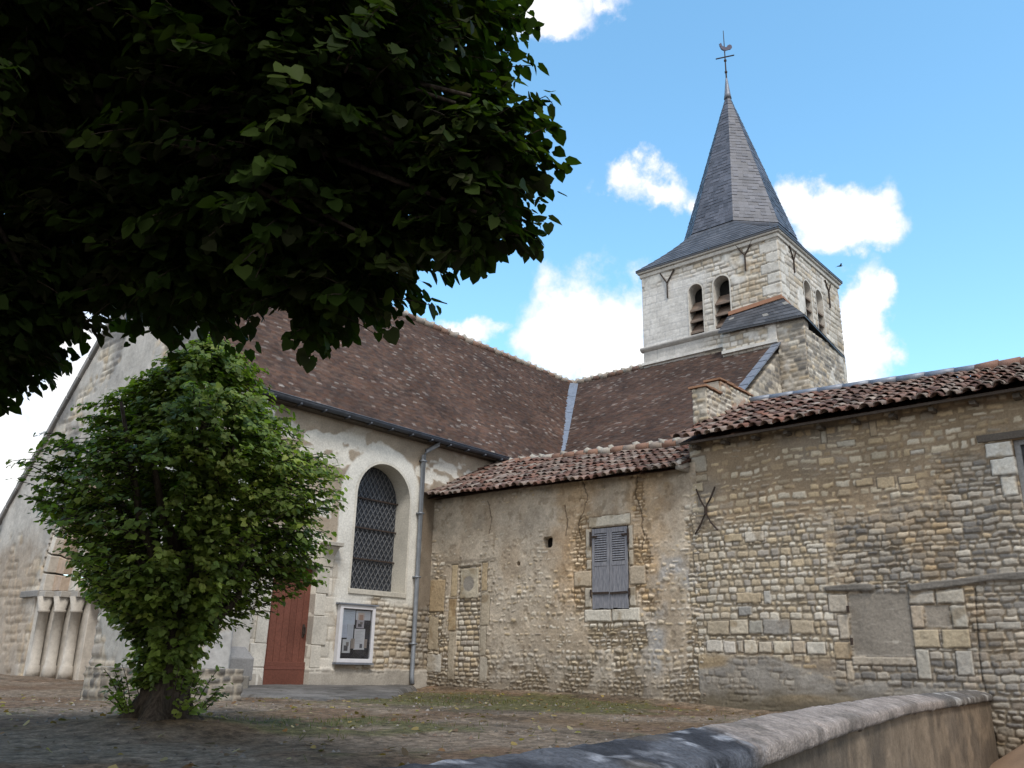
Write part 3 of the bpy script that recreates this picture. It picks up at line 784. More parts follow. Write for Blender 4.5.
def canal_tiles(O, along, up, nrm, ncol, nrow, pitch=.235, expo=.33, rad=.085, seed=5, lift=.05, sag=.02, lich=.25):
    """rows of half-pipe tiles: channels below, covers above; O = eave corner; returns verts, faces, colours"""
    rng = np.random.default_rng(seed)
    O = np.array(O, float); along = np.array(along, float); up = np.array(up, float); nrm = np.array(nrm, float)
    V = []; Q = []; C = []; base = 0
    K = 8
    for kind in (0, 1):
        for c in range(ncol + (kind == 0)):
            for r in range(nrow):
                s = (c + (.5 if kind else 0)) * pitch + rng.normal(0, .008); t = r * expo + rng.normal(0, .018) - (.05 + rng.random() * .03 if kind else .0)
                ln = expo * 1.32 * rng.uniform(.95, 1.05); yaw = rng.normal(0, .035); tilt = rng.normal(0, .012)
                ra, rb = (rad * 1.08, rad * .84) if kind else (rad * .9, rad * 1.05)
                ra *= rng.uniform(.93, 1.07)
                th = .014
                sg = -sag * math.sin(PI * (c + .5) / ncol) * 1.0 + .012 * math.sin(c * .9 + seed) + .01 * math.sin(r * 1.7 + c * .4)
                p = []
                for e, (tt, q) in enumerate(((0, ra), (.5 * ln, (ra + rb) / 2), (ln, rb))):
                    for lay in (0, 1):
                        for k in range(K + 1):
                            an = PI * k / K
                            q2 = q - lay * th
                            x = math.cos(an) * q2; z = math.sin(an) * q2 * (.95 if kind else -.8)
                            if kind: zz = lift + z + (1 - tt / ln) * .018 - tt * .03 + tilt * tt
                            else: zz = lift + .055 + z + (lay * th * .0) - tt * .035
                            p.append(O + along * (s + x + yaw * tt) + up * (t + tt) + nrm * (zz + sg + .004 * rng.normal()))
                p = np.array(p)
                n1 = K + 1
                f = []
                for e in range(2):
                    for k in range(K):
                        a = e * 2 * n1 + k; b = (e + 1) * 2 * n1 + k
                        f.append((a, a + 1, b + 1, b) if True else 0)
                        a2 = a + n1; b2 = b + n1
                        f.append((a2, b2, b2 + 1, a2 + 1))
                for k in range(K): f.append((k, k + n1, k + 1 + n1, k + 1))
                col = np.array(TERRA[rng.integers(len(TERRA))]) * rng.uniform(.72, 1.2)
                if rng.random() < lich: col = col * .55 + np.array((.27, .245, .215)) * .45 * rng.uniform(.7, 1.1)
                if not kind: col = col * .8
                cc = np.repeat(col[None], len(p), 0) * (1 + .2 * rng.random((len(p), 1)) - .1)
                V.append(p); Q.append(np.array(f) + base); C.append(cc); base += len(p)
    return np.concatenate(V), np.concatenate(Q), np.concatenate(C)


def flat_tiles(cols, seed, cw=.13, exp=.075, lichen=.022, wav=.03, mask=None, streak=.5):
    """plain clay tiles: stepped courses, tiles a little uneven"""
    cols = np.array(cols)

    def f_(S, T):
        rng = np.random.default_rng(seed)
        T2 = T + .03 * fbm(S * .8, T * .8, seed + 1, 3) + .02 * np.sin(S * .7)
        ci = np.floor(T2 / exp).astype(int); ft = T2 / exp - ci
        ci -= ci.min()
        off = rng.random(ci.max() + 2)
        S2 = S / cw + off[ci]
        si = np.floor(S2).astype(int); fs = S2 - si; si -= si.min()
        tab = rng.random((4, ci.max() + 2, si.max() + 2))
        r = [tab[i][ci, si] for i in range(4)]
        H = .018 * (1 - ft) + .016 * (r[0] - .5) + .012 * (fs - .5) * (r[1] - .5)
        H = H - .012 * (sst(.06, .0, np.minimum(fs, 1 - fs)))
        big = fbm(S * .45, T * .6, seed + 5, 4); med = fbm(S * 2, T * 2, seed + 7, 4)
        C = pick(r[2], cols) * (.78 + .40 * r[3] + .25 * big + .22 * med)[..., None]
        C = mixc(C, np.broadcast_to(np.array((.36, .33, .30)), C.shape), ((r[1] > 1 - lichen * 1.2) * .28 + (r[0] > 1 - lichen * 1.5) * sst(.4, .2, ft) * .55))
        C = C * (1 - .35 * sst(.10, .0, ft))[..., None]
        H = H + wav * fbm(S * .5, T * .5, seed + 9, 3)
        K = np.ones(S.shape, bool) if mask is None else mask(S, T)
        return H, C, K
    return f_


# ================================================================== THE CHURCH
church = thing('church', 'stone village church with brown tiled roofs and a square bell tower under a slate spire', 'church', (16.0, 16.0, YARD))

# --- nave
nw = relief('nave_wall', (0, YN, 0), (1, 0, 0), (0, 0, 1), (0, -1, 0), 8.2, 17.96, .7, 6.5, .02, nave_wall, M_STONE, church, .45)
b = MB()
b.box((9.45, YN + .6, .3), (18.2, 22.0, 6.3), (.3, .27, .22)); pass
b.prism([(8.5, YN + .3, 6.3), (8.5, 22.1, 6.3), (8.5, 18.18, 11.2)], (.2, 0, 0), (.4, .37, .32))
b.build('nave_core', M_STONEFAR, church)

RZ0, RZ1 = 6.44, 11.47                     # eave and ridge of the nave
sl = Vector((0, 18.18 - 13.98, RZ1 - RZ0)); LN = sl.length; sl.normalize()
nn = Vector((0, -sl.z, sl.y))
VX0, VX1 = 17.85, 24.15                    # valley, bottom and top
BROWN = [(.068, .042, .033), (.078, .046, .034), (.060, .038, .030), (.086, .051, .036), (.056, .038, .031), (.082, .045, .031), (.088, .058, .044)]
nave_mask = lambda S, T: (S < VX0 + (VX1 - VX0) * T / LN + .05)
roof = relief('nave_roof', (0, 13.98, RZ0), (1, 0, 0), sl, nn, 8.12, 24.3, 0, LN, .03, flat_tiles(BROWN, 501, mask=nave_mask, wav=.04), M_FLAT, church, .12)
b = MB(); b.add([(8.4, 18.18, RZ1 - .02), (24.3, 18.18, RZ1 - .02), (24.3, 22.5, RZ0 - .1), (8.4, 22.5, RZ0 - .1)], [(0, 1, 2, 3)], (.13, .08, .065)); b.build('back_slope', M_FLAT, roof)
b = MB()
x = 8.15; random.seed(4)
while x < 24.1:
    ln = .36
    b.tube([(x, 18.18, RZ1 + .0 + .015 * math.sin(x * 1.3)), (x + ln, 18.18, RZ1 + .015 * math.sin((x + ln) * 1.3))], [.12 * random.uniform(.9, 1.1), .105], 8, random.choice([(.20, .13, .1), (.30, .26, .22), (.17, .11, .09), (.26, .17, .13)]), .04)
    b.box((x - .06, 18.08, RZ1 - .03), (x + .05, 18.28, RZ1 + .125), (.40, .38, .34), .02)
    x += ln
b.build('ridge_tiles', M_TILE, roof, True)
# gutter: half-round on the eave
b = MB(); P = []; n_ = 9
for xx in (8.5, 12.0, 15.0, 17.9):
    for k in range(n_):
        a = PI + PI * k / (n_ - 1); P.append((xx, 13.90 + .085 * math.cos(a), 6.47 + .085 * math.sin(a)))
F = []
for i in range(3):
    for k in range(n_ - 1): F.append((i * n_ + k, i * n_ + k + 1, (i + 1) * n_ + k + 1, (i + 1) * n_ + k))
b.add(P, F)
b.tube([(8.5, 13.815, 6.475), (17.9, 13.815, 6.475)], .012, 6)
x = 8.8
while x < 17.8: b.box((x, 13.82, 6.36), (x + .03, 14.05, 6.40)); x += .6
o = b.build('gutter', M_GUTTER, church, True)
so = o.modifiers.new('thick', 'SOLIDIFY'); so.thickness = .006
b = MB(); b.tube([(13.30, 13.90, 6.42), (13.28, 13.91, 6.34), (13.05, 14.05, 6.16), (13.0, 14.08, 6.05), (13.0, 14.08, 1.25), (12.98, 14.03, 1.1)], .05, 10)
for z in (1.9, 3.3, 4.7, 5.9): b.box((12.935, 14.03, z), (13.065, 14.17, z + .035))
b.build('downpipe', M_PIPE, church, True)
# roof-edge board and rafter feet in the eave shadow
b = MB(); b.box((8.4, 13.97, 6.36), (17.9, 14.17, 6.42), (.09, .075, .06)); b.build('eave_board', M_WOOD, church)

# --- side door
b = MB()
for i in range(7):
    x = 9.40 + i * .1432
    b.box((x + .003, 14.33, 1.06), (x + .140, 14.37 + random.uniform(0, .006), 3.32), np.array((.150, .060, .043)) * random.uniform(.9, 1.1))
door = b.build('door', M_WOOD, church, bevel=.004)
b = MB(); b.box((9.40, 14.29, 1.06), (10.40, 14.335, 1.36), (.14, .056, .040)); b.box((9.40, 14.285, 1.36), (10.40, 14.335, 1.42), (.15, .06, .045)); b.box((9.40, 14.29, 1.42), (10.40, 14.335, 1.50), (.145, .058, .042))
b.build('kick_board', M_WOOD, door, bevel=.006)
b = MB(); b.tube([(10.31, 14.30, 2.0), (10.31, 14.26, 2.02), (10.31, 14.26, 2.14), (10.31, 14.30, 2.16)], .012, 6); b.box((10.285, 14.315, 1.96), (10.335, 14.33, 2.2)); b.build('handle', M_IRON, door)
b = MB()
z = 1.0
for h, wl, wr in ((.40, .26, .30), (.42, .34, .24), (.55, .25, .33), (.42, .33, .25), (.53, .25, .3)):
    b.box((10.40, 14.142, z + .004), (10.40 + wr, 14.45, z + h - .004), np.array((.50, .465, .40)) * random.uniform(.9, 1.08), .004)
    b.box((9.40 - wl, 14.142, z + .004), (9.40, 14.45, z + h - .004), np.array((.55, .52, .46)) * random.uniform(.9, 1.05), .004); z += h
b.box((9.1, 14.13, 3.325), (10.75, 14.45, 3.62), (.46, .42, .35), .004)
b.box((9.3, 13.98, .95), (10.5, 14.5, 1.055), (.25, .235, .21), .005)
b.build('door_surround', M_STONE, church, bevel=.012)
b = MB(); b.box((10.42, 13.95, 3.72), (10.84, 14.2, 3.80), (.36, .33, .28), .01); b.prism([(10.48, 14.17, 3.72), (10.48, 13.99, 3.72), (10.48, 14.17, 3.52)], (.3, 0, 0), (.50, .47, .41)); b.build('corbel', M_STONE, church, bevel=.01)

# --- tall round-headed window
WCX, WR, WZ0, WZ1 = 11.995, .745, 2.95, 4.92
pts = [(WCX - WR, WZ0)] + [(WCX + WR * math.cos(a), WZ1 + WR * math.sin(a)) for a in np.linspace(PI, 0, 25)] + [(WCX + WR, WZ0)]
b = MB(); b.add([(x, YN + .45, z) for x, z in pts], [tuple(range(len(pts)))]); win = b.build('arched_window', M_LEAD, church, label='tall round-headed leaded window')
b = MB()                                                   # stone reveal, smooth arch
pi_ = pts; V = []; F = []
for x, z in pts: V += [(x, YN - .008, z), (x, YN + .46, z), (x + (.055 if x > WCX else -.055) * (1 if z <= WZ1 else abs(x - WCX) / WR), YN - .008, z + (.055 * (z - WZ1) / WR if z > WZ1 else 0))]
for i in range(len(pts) - 1): F += [(3 * i, 3 * i + 3, 3 * i + 4, 3 * i + 1), (3 * i, 3 * i + 2, 3 * i + 5, 3 * i + 3)]
b.add(V, F, (.56, .53, .46)); b.build('reveal', M_STONE, win)
b = MB(); b.box((WCX - WR - .04, YN - .03, WZ0 - .10), (WCX + WR + .04, YN + .45, WZ0 + .004), (.50, .47, .40)); b.build('sill', M_STONE, win, bevel=.008)
b = MB()                                                   # diamond lattice in front of the glass
def inside(x, z): return abs(x - WCX) < WR - .02 and z > WZ0 and (z < WZ1 or math.hypot(x - WCX, z - WZ1) < WR - .02)
for sg in (1, -1):
    for k in range(-26, 60):
        c0 = k * .128; seg = []
        for q in np.arange(WZ0, WZ1 + WR, .03):
            x = WCX - 2 * sg + sg * (c0 + (q - WZ0) * .62) if sg > 0 else WCX + 2 - (c0 + (q - WZ0) * .62)
            if inside(x, q): seg.append((x, YN + .425, q))
        if len(seg) > 1: b.bar(seg[0], seg[-1], .012, .012, (.10, .10, .105), (0, 1, 0))
b.build('lattice', plain_mat('grey_wire', (.16, .165, .175), .6, .2), win)
b = MB()
for z in (3.62, 4.28, 4.92): b.bar((WCX - WR, YN + .40, z), (WCX + WR, YN + .40, z), .03, .03)
b.build('saddle_bars', M_IRON, win)

# --- west front with its column portal, and the corner buttress
FX = 8.2
GAB = [(18.2, 11.55), (25.4, 4.75)]
def fac_mask(S, T):
    top = np.interp(S, [13.6, 14.0, 18.2, 25.4, 26.3], [6.0, 6.42, 11.42, 4.75, 3.85])
    hole = (np.abs(S - 18.2) < 3.75) & ((T < 2.9) | (np.hypot(S - 18.2, T - 2.9) < 3.75))
    return (T < top) & ~hole
def fac(S, T):
    H, C, K = limewall(601, .68, PALE, (.14, .26), (.2, .5), (.44, .42, .385), fac_mask)(S, T)
    med = fbm(S * 2, T * 2, 611, 4)
    f = sst(.15, .5, fbm(S * .6, T * .35, 613, 4) + .6 * sst(1.2, 0, np.interp(S, [14.1, 18.2, 25.4], [6.5, 11.5, 4.75]) - T)); C = mixc(C, np.array((.17, .168, .168)) * (1 + .25 * med)[..., None], f * .85)
    f = sst(21.6, 22.6, S + .4 * med) * sst(4.6, 3.6, T + .5 * med); C = mixc(C, np.array((.33, .26, .19)) * (1 + .2 * med)[..., None], f * .8)
    return H, C, K
wf = relief('west_front', (FX, 0, 0), (0, 1, 0), (0, 0, 1), (-1, 0, 0), 13.62, 26.3, .8, 12.0, .04, fac, M_STONEFAR, church, .5)
b = MB()                                                   # gable coping
for (y0, z0), (y1, z1) in zip(GAB[:-1], GAB[1:]):
    n_ = 16
    for i in range(n_):
        a = i / n_; e = (i + .97) / n_
        b.bar((FX + .13, y0 + (y1 - y0) * a, z0 + (z1 - z0) * a + .05), (FX + .13, y0 + (y1 - y0) * e, z0 + (z1 - z0) * e + .05), .46, .15, np.array((.25, .245, .24)) * random.uniform(.75, 1.25))
b.build('gable_coping', M_STONEFAR, wf, bevel=.02)
PC = 18.2                                                  # stepped jambs and orders of the portal
STEP = ((3.76, 3.52, .0), (3.52, 3.12, .2), (3.12, 2.72, .4), (2.72, 2.25, .6))
b = MB()
for i, (ro, ri, dx) in enumerate(STEP):
    for sg in (-1, 1):
        ya, yb = sorted((PC + sg * ri, PC + sg * ro))
        b.box((FX + dx + .01, ya, .95), (FX + dx + .5, yb, 2.85), (.50, .46, .40))
    n_ = 26; colr = ((.52, .48, .42), (.42, .32, .24), (.56, .53, .47), (.44, .35, .27))[i]
    for k in range(n_):
        a0, a1 = PI * k / n_ + .006, PI * (k + 1) / n_ - .006
        q = [(FX + dx + .012, PC + rr_ * math.cos(a), 2.92 + rr_ * math.sin(a)) for rr_, a in ((ri, a0), (ro + .02, a0), (ro + .02, a1), (ri, a1))]
        b.prism(q, (.5, 0, 0), np.array(colr) * random.uniform(.85, 1.15))
for i, (ro, ri, dx) in enumerate(STEP):
    for sg in (-1, 1):
        ya, yb = sorted((PC + sg * (ri - .36), PC + sg * (ro + .05)))
        b.box((FX + dx - .07, ya, 2.78), (FX + dx + .5, yb, 2.92), (.36, .335, .30))
b.box((FX - .10, 21.7, 2.80), (FX + .1, 22.75, 2.95), (.22, .21, .20))
b.build('portal', M_STONEFAR, wf, bevel=.015)
for i, (ro, ri, dx) in enumerate(STEP[:3]):
    for sg in (-1, 1):
        yc = PC + sg * (ri - .15); xc = FX + dx + .2 - .14
        c = (.40, .365, .315)
        b = MB(); b.tube([(xc, yc, 1.0), (xc, yc, 1.18), (xc, yc, 1.2), (xc, yc, 1.28), (xc, yc, 1.29), (xc, yc, 2.44), (xc, yc, 2.45), (xc, yc, 2.50), (xc, yc, 2.51), (xc, yc, 2.80)], [.15, .15, .14, .14, .118, .112, .135, .135, .12, .19], 14, c)
        b.build('column', M_STONEFAR, wf, True)
b = MB(); b.box((FX + 1.0, 15.9, .9), (FX + 1.08, 20.5, 5.3), (.09, .05, .035)); b.build('portal_door', M_WOOD, wf)
bt = relief('corner_buttress', (0, 12.9, 0), (1, 0, 0), (0, 0, 1), (0, -1, 0), 6.3, 7.9, .8, 4.3, .035, limewall(621, .85, PALE, (.2, .3), (.3, .6), (.42, .41, .39)), M_STONEFAR, church, .3)
o = relief('buttress_flank', (6.3, 0, 0), (0, 1, 0), (0, 0, 1), (-1, 0, 0), 12.9, 14.25, .8, 4.3, .035, limewall(622, .45, PALE, (.14, .24), (.2, .5), (.38, .365, .33)), M_STONEFAR, bt, .3)
b = MB(); b.box((6.35, 12.95, .8), (7.88, 14.2, 4.25), (.5, .47, .42))
b.prism([(6.22, 12.8, 4.28), (6.22, 14.2, 4.28), (6.22, 14.2, 5.6)], (1.78, 0, 0), (.33, .32, .3)); b.build('buttress_core', M_STONEFAR, bt)
b = MB(); b.prism([(7.2, 13.1, 1.2), (7.2, 13.1, 1.56), (7.2, 13.4, 1.74), (7.2, 14.16, 1.74), (7.2, 14.16, 1.2)], (1.3, 0, 0), (.22, .215, .21)); b.build('buttress_ledge', M_STONE, bt, bevel=.02)
foot = lambda sd: limewall(sd, .0, [tuple(np.array(c) * .75) for c in GREY], (.08, .16), (.12, .3), (.2, .185, .16))
relief('buttress_footing', (0, 12.98, 0), (1, 0, 0), (0, 0, 1), (0, -1, 0), 7.3, 8.35, .8, 1.28, .03, foot(633), M_STONE, bt, .3)
plinth = thing('rubble_plinth', 'low rough rubble plinth half hidden behind the trunk of the bushy tree', 'plinth', (6.4, 11.5, YARD))
relief('south_side', (0, 10.95, 0), (1, 0, 0), (0, 0, 1), (0, -1, 0), 5.3, 6.95, .8, 1.42, .025, foot(631), M_STONE, plinth, .3)
relief('west_side', (5.3, 0, 0), (0, 1, 0), (0, 0, 1), (-1, 0, 0), 10.95, 12.1, .8, 1.42, .025, foot(632), M_STONE, plinth, .3)
b = MB(); b.box((5.33, 10.98, .7), (6.93, 12.05, 1.41), (.24, .225, .2), .01); b.build('rubble_core', M_STONE, plinth)

# --- transept
su = Vector((VX1 - 17.85, 0, 11.49 - 6.42)); LT = su.length; su.normalize(); ns2 = Vector((-su.z, 0, su.x))
tr_mask = lambda S, T: (S < 14.12 + (18.18 - 14.12) * T / LT + .02) & (S > 9.93)
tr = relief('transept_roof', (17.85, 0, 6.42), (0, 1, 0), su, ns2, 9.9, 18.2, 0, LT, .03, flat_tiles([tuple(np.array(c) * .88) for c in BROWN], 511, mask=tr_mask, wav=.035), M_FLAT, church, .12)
vb0 = Vector((17.85, 14.08, 6.40)); vb1 = Vector((24.1, 18.13, 11.47)); nv = (nn + ns2).normalized()
dv = (vb1 - vb0).normalized(); wv_ = dv.cross(nv).normalized()
b = MB()
for i in range(5):
    a = vb0.lerp(vb1, i / 5); e = vb0.lerp(vb1, (i + .985) / 5)
    V = []
    for p in (a, e): V += [p - wv_ * .15 + nv * .10, p + nv * (.07), p + wv_ * .15 + nv * .10]
    b.add(V, [(0, 1, 4, 3), (1, 2, 5, 4)])
o = b.build('valley_flashing', M_ZINC, tr)
b = MB(); y = 14.9
while y < 18.1:
    b.tube([(24.12, y, 11.5), (24.12, y + .34, 11.5)], [.12, .10], 8, random.choice([(.20, .13, .1), (.30, .26, .22), (.17, .11, .09)]), .05); b.box((24.02, y - .06, 11.46), (24.22, y + .05, 11.62), (.38, .36, .32), .02); y += .34
b.build('ridge_tiles', M_TILE, tr, True)
# zinc verge on the gable end, mortar fillet against it
b = MB()
for i in range(14):
    a = i / 14; e = (i + .96) / 14
    p = Vector((17.85, 9.93, 6.42)) + su * (LT * a) + ns2 * .05; q = Vector((17.85, 9.93, 6.42)) + su * (LT * e) + ns2 * .04
    b.bar(p, q, .26, .05, (.1, .11, .14), ns2)
b.build('verge_flashing', M_ZINC, tr)
gmask = lambda S, T: (T < np.interp(S, [17.85, 24.15, 30.4], [6.2, 11.25, 6.2])) & (S < 29)
relief('transept_gable', (0, 9.90, 0), (1, 0, 0), (0, 0, 1), (0, -1, 0), 17.95, 29.0, 3.0, 11.3, .05, limewall(641, .35, GREY + PALE[:3], (.12, .22), (.2, .5), (.50, .47, .42), gmask), M_STONEFAR, church, .5)
b = MB(); b.box((18.0, 9.95, .3), (29, 14.3, 6.3), (.33, .3, .25)); b.add([(24.15, 9.93, 11.4), (24.15, 18.2, 11.4), (30.4, 18.2, 6.3), (30.4, 9.93, 6.3)], [(0, 1, 2, 3)], (.13, .08, .065))
b.box((29.0, 14, .3), (36, 22, 6.5), (.38, .34, .28)); b.prism([(29.05, 13.8, 6.45), (29.05, 22.2, 6.45), (29.05, 18, 9.8)], (7, 0, 0), (.13, .08, .065))
b.build('choir', M_STONEFAR, church)

# ================================================================== THE TOWER
TEAVE = 15.05
WW = ((12.62, 13.14, 12.17, 13.99), (11.62, 12.20, 12.17, 14.02))            # west openings y0,y1,z0,ztop
SW_ = ((25.82, 26.40, 12.5, 14.02), (26.82, 27.42, 12.3, 14.04))            # south openings x0,x1


def openings(lst):
    def k_(S, T):
        k = np.ones(S.shape, bool)
        for a, e, z0, zt in lst:
            r = (e - a) / 2; c = (a + e) / 2; sp = zt - r
            k &= ~((np.abs(S - c) < r + .01) & (T > z0) & ((T < sp) | (np.hypot(S - c, T - sp) < r + .01)))
        return k
    return k_


TPALE = [(.58, .55, .48), (.62, .59, .53), (.53, .48, .40), (.48, .40, .29), (.56, .52, .45), (.44, .41, .36), (.60, .56, .50)]


def tower_face(seed, lst, west):
    def f_(S, T):
        H, C, K = limewall(seed, .30, TPALE, (.14, .24), (.22, .5), (.60, .58, .53), openings(lst))(S, T)
        med = fbm(S * 3, T * 3, seed + 21, 4)
        if west:
            # left half: smooth pale ashlar; right upper: golden stone
            f = sst(12.2, 12.8, S + .5 * fbm(S, T, seed + 22, 3)) * sst(14.6, 14.2, T + .2 * med)
            d, a1, a2, a3 = masonry(S, T, seed + 23, (.26, .32), (.3, .6), .006, .004, .003)
            H = H * (1 - .85 * f) + .004 * sst(0, .012, d) * f; C = mixc(C, mixc(np.full(C.shape, .47), np.array((.62, .605, .57)) * (.92 + .14 * a1 + .08 * med)[..., None], sst(0, .01, d)), f * .9)
            f = sst(11.75, 11.2, S + .4 * med) * sst(10.05, 10.3, S) * sst(12.7, 13, T) * sst(-.25, .2, fbm(S * 1.2, T * 2, seed + 25, 3) + .1)
            d, a1, a2, a3 = masonry(S, T, seed + 24, (.1, .16), (.2, .45), .02, .012, .01)
            C = mixc(C, pick(a2, [(.42, .34, .22), (.47, .38, .26), (.38, .29, .18), (.52, .46, .36)]) * (.85 + .3 * a3 * sst(0, .02, d))[..., None], f * .8)
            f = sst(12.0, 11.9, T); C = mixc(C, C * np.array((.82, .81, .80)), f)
        else:
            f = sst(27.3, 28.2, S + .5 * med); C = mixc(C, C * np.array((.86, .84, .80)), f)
            f = sst(-.1, .3, fbm(S * .9, T * .9, seed + 26, 4)); C = mixc(C, C * np.array((.88, .83, .74)), f)
        # corner stones
        for i in range(10):
            z = 11.4 + i * .37; wd = .42 if i % 2 else .62
            r = (TY0 - .05, TY0 + wd, z, z + .35) if west else (TX - .05, TX + wd, z, z + .35)
            block(H, C, S, T, r, np.array((.56, .535, .48)) * (.9 + .2 * ((i * 37 % 10) / 10)), .024, seed + 30 + i, (.36, .33, .28))
        # darker below the cornice
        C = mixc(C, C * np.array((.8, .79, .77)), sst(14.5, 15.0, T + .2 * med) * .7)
        return H, C, K
    return f_


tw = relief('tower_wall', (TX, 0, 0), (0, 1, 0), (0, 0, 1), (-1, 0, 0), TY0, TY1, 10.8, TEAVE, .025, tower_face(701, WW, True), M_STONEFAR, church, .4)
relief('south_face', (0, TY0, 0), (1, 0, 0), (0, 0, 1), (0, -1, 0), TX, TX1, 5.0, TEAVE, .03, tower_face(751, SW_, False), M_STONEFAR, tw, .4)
b = MB()
b.box((TX + .35, TY0 + .35, 2), (TX1, TY1, 10.9), (.4, .37, .32)); b.box((TX1 - .4, TY0 + .02, 9), (TX1 - .02, TY1 - .02, TEAVE), (.55, .52, .46)); b.box((TX + .02, TY1 - .4, 9), (TX1 - .02, TY1 - .02, TEAVE), (.55, .52, .46))
b.box((TX + .3, TY0 + .3, TEAVE - .3), (TX1 - .3, TY1 - .3, TEAVE - .1), (.2, .18, .16))
b.build('tower_core', M_STONEFAR, tw)
b = MB()                                                     # string course, cornice under the spire
b.prism([(TX - .11, 11.75, 12.06), (TX - .11, 11.75, 12.13), (TX + .1, 11.75, 12.2), (TX + .1, 11.75, 11.98), (TX - .03, 11.75, 11.98)], (0, 3.36, 0), (.42, .40, .37))
for lo, hi in (((TX - .07, TY0 - .07, 14.80), (TX + .1, TY1 + .07, 14.95)), ((TX + .1, TY0 - .07, 14.80), (TX1 + .07, TY0 + .1, 14.95)), ((TX - .13, TY0 - .13, 14.952), (TX + .1, TY1 + .13, 15.06)), ((TX + .1, TY0 - .13, 14.952), (TX1 + .13, TY0 + .1, 15.06))):
    b.box(lo, hi, (.54, .51, .45))
b.build('cornice', M_STONEFAR, tw, bevel=.03)
b = MB(); b.bar((TX - .04, 11.7, 11.52), (TX - .04, 15.05, 11.52), .10, .09, (.62, .60, .55)); b.bar((TX - .60, 9.88, 11.05), (TX - .60, 11.72, 11.05), .12, .10, (.62, .60, .55))
b.build('mortar_fillet', M_STONEFAR, tw)

# louvred openings
def louvre_opening(south, a, e, z0, zt):
    r = (e - a) / 2; c = (a + e) / 2; sp = zt - r
    P = (lambda s, dpt, z: (s, TY0 + dpt, z)) if south else (lambda s, dpt, z: (TX + dpt, s, z))
    prof = [(a, z0)] + [(c + r * math.cos(t), sp + r * math.sin(t)) for t in np.linspace(PI, 0, 17)] + [(e, z0)]
    b = MB(); V = []; F = []
    for s, z in prof:
        k = 1.18
        V += [P(s, -.035, z), P(s, .42, z), P(c + (s - c) * k, -.035, z + (max(0, z - sp)) * (k - 1))]
    for i in range(len(prof) - 1): F += [(3 * i, 3 * i + 3, 3 * i + 4, 3 * i + 1), (3 * i, 3 * i + 2, 3 * i + 5, 3 * i + 3)]
    b.add(V, F, (.56, .53, .47))
    b.add([P(s, .43, z) for s, z in prof], [tuple(range(len(prof)))], (.02, .02, .02))
    n_ = 3 if not south else 3
    for i in range(n_):
        z = z0 + .1 + i * .40
        q = [P(a + .01, .02, z), P(a + .01, .06, z + .02), P(a + .01, .34, z + .40), P(a + .01, .32, z + .36)]
        vec = (e - a - .02, 0, 0) if south else (0, e - a - .02, 0)
        b.prism(q, vec, (.17, .12, .09))
        q = [P(a + .012, .0, z - .05), P(a + .012, .05, z - .05), P(a + .012, .05, z + .03), P(a + .012, .0, z + .02)]
        b.prism(q, vec, (.20, .15, .115))
    return b.build('louvred_opening', M_STONEFAR, tw)


for q in WW: louvre_opening(False, *q)
for q in SW_: louvre_opening(True, *q)

# iron tie anchors, Y-shaped
def anchor(south, s, z0, zm, za, wl, wr):
    P = (lambda s, z: (s, TY0 - .05, z)) if south else (lambda s, z: (TX - .05, s, z))
    b = MB(); b.tube([P(s, z0), P(s, zm)], .028, 6); b.tube([P(s, zm - .02), P(s + wl * .55, zm + (za - zm) * .5), P(s + wl, za)], .026, 6); b.tube([P(s, zm - .02), P(s + wr * .55, zm + (za - zm) * .5), P(s + wr, za)], .026, 6)
    b.build('tie_anchor', M_IRON, tw)


anchor(False, 13.95, 13.76, 14.36, 14.78, .26, -.30)
anchor(False, 11.0, 13.93, 14.50, 14.93, .28, -.28)
anchor(True, 25.1, 13.94, 14.42, 14.86, -.28, .29)
anchor(True, 28.05, 13.69, 14.32, 14.67, -.26, .26)

# thickened lower stage at the corner with its little slate roof
relief('lower_stage', (0, 9.04, 0), (1, 0, 0), (0, 0, 1), (0, -1, 0), 23.45, 26.4, 2.0, 11.30, .04, limewall(771, .34, GREY + PALE, (.10, .17), (.16, .40), (.46, .44, .40), lambda S, T: T < 11.62 - (S - 23.45) * .17), M_STONEFAR, tw, .3)
relief('lower_stage', (23.45, 0, 0), (0, 1, 0), (0, 0, 1), (-1, 0, 0), 9.04, 9.9, 2.0, 11.72, .04, limewall(773, .38, GREY + PALE, (.10, .17), (.16, .40), (.50, .48, .44)), M_STONEFAR, tw, .3)
relief('lower_stage', (23.44, 0, 0), (0, 1, 0), (0, 0, 1), (-1, 0, 0), 9.9, 11.72, 10.9, 11.72, .03, limewall(775, .30, TPALE, (.12, .2), (.2, .4), (.58, .55, .50)), M_STONEFAR, tw, .3)
b = MB(); b.box((23.5, 9.9, 10.9), (24.1, 11.7, 11.68), (.5, .47, .41)); b.box((23.5, 9.08, 2), (26.36, 9.9, 11.1), (.42, .39, .33)); b.build('lower_core', M_STONEFAR, tw)
sl_c = (.085, .088, .095)


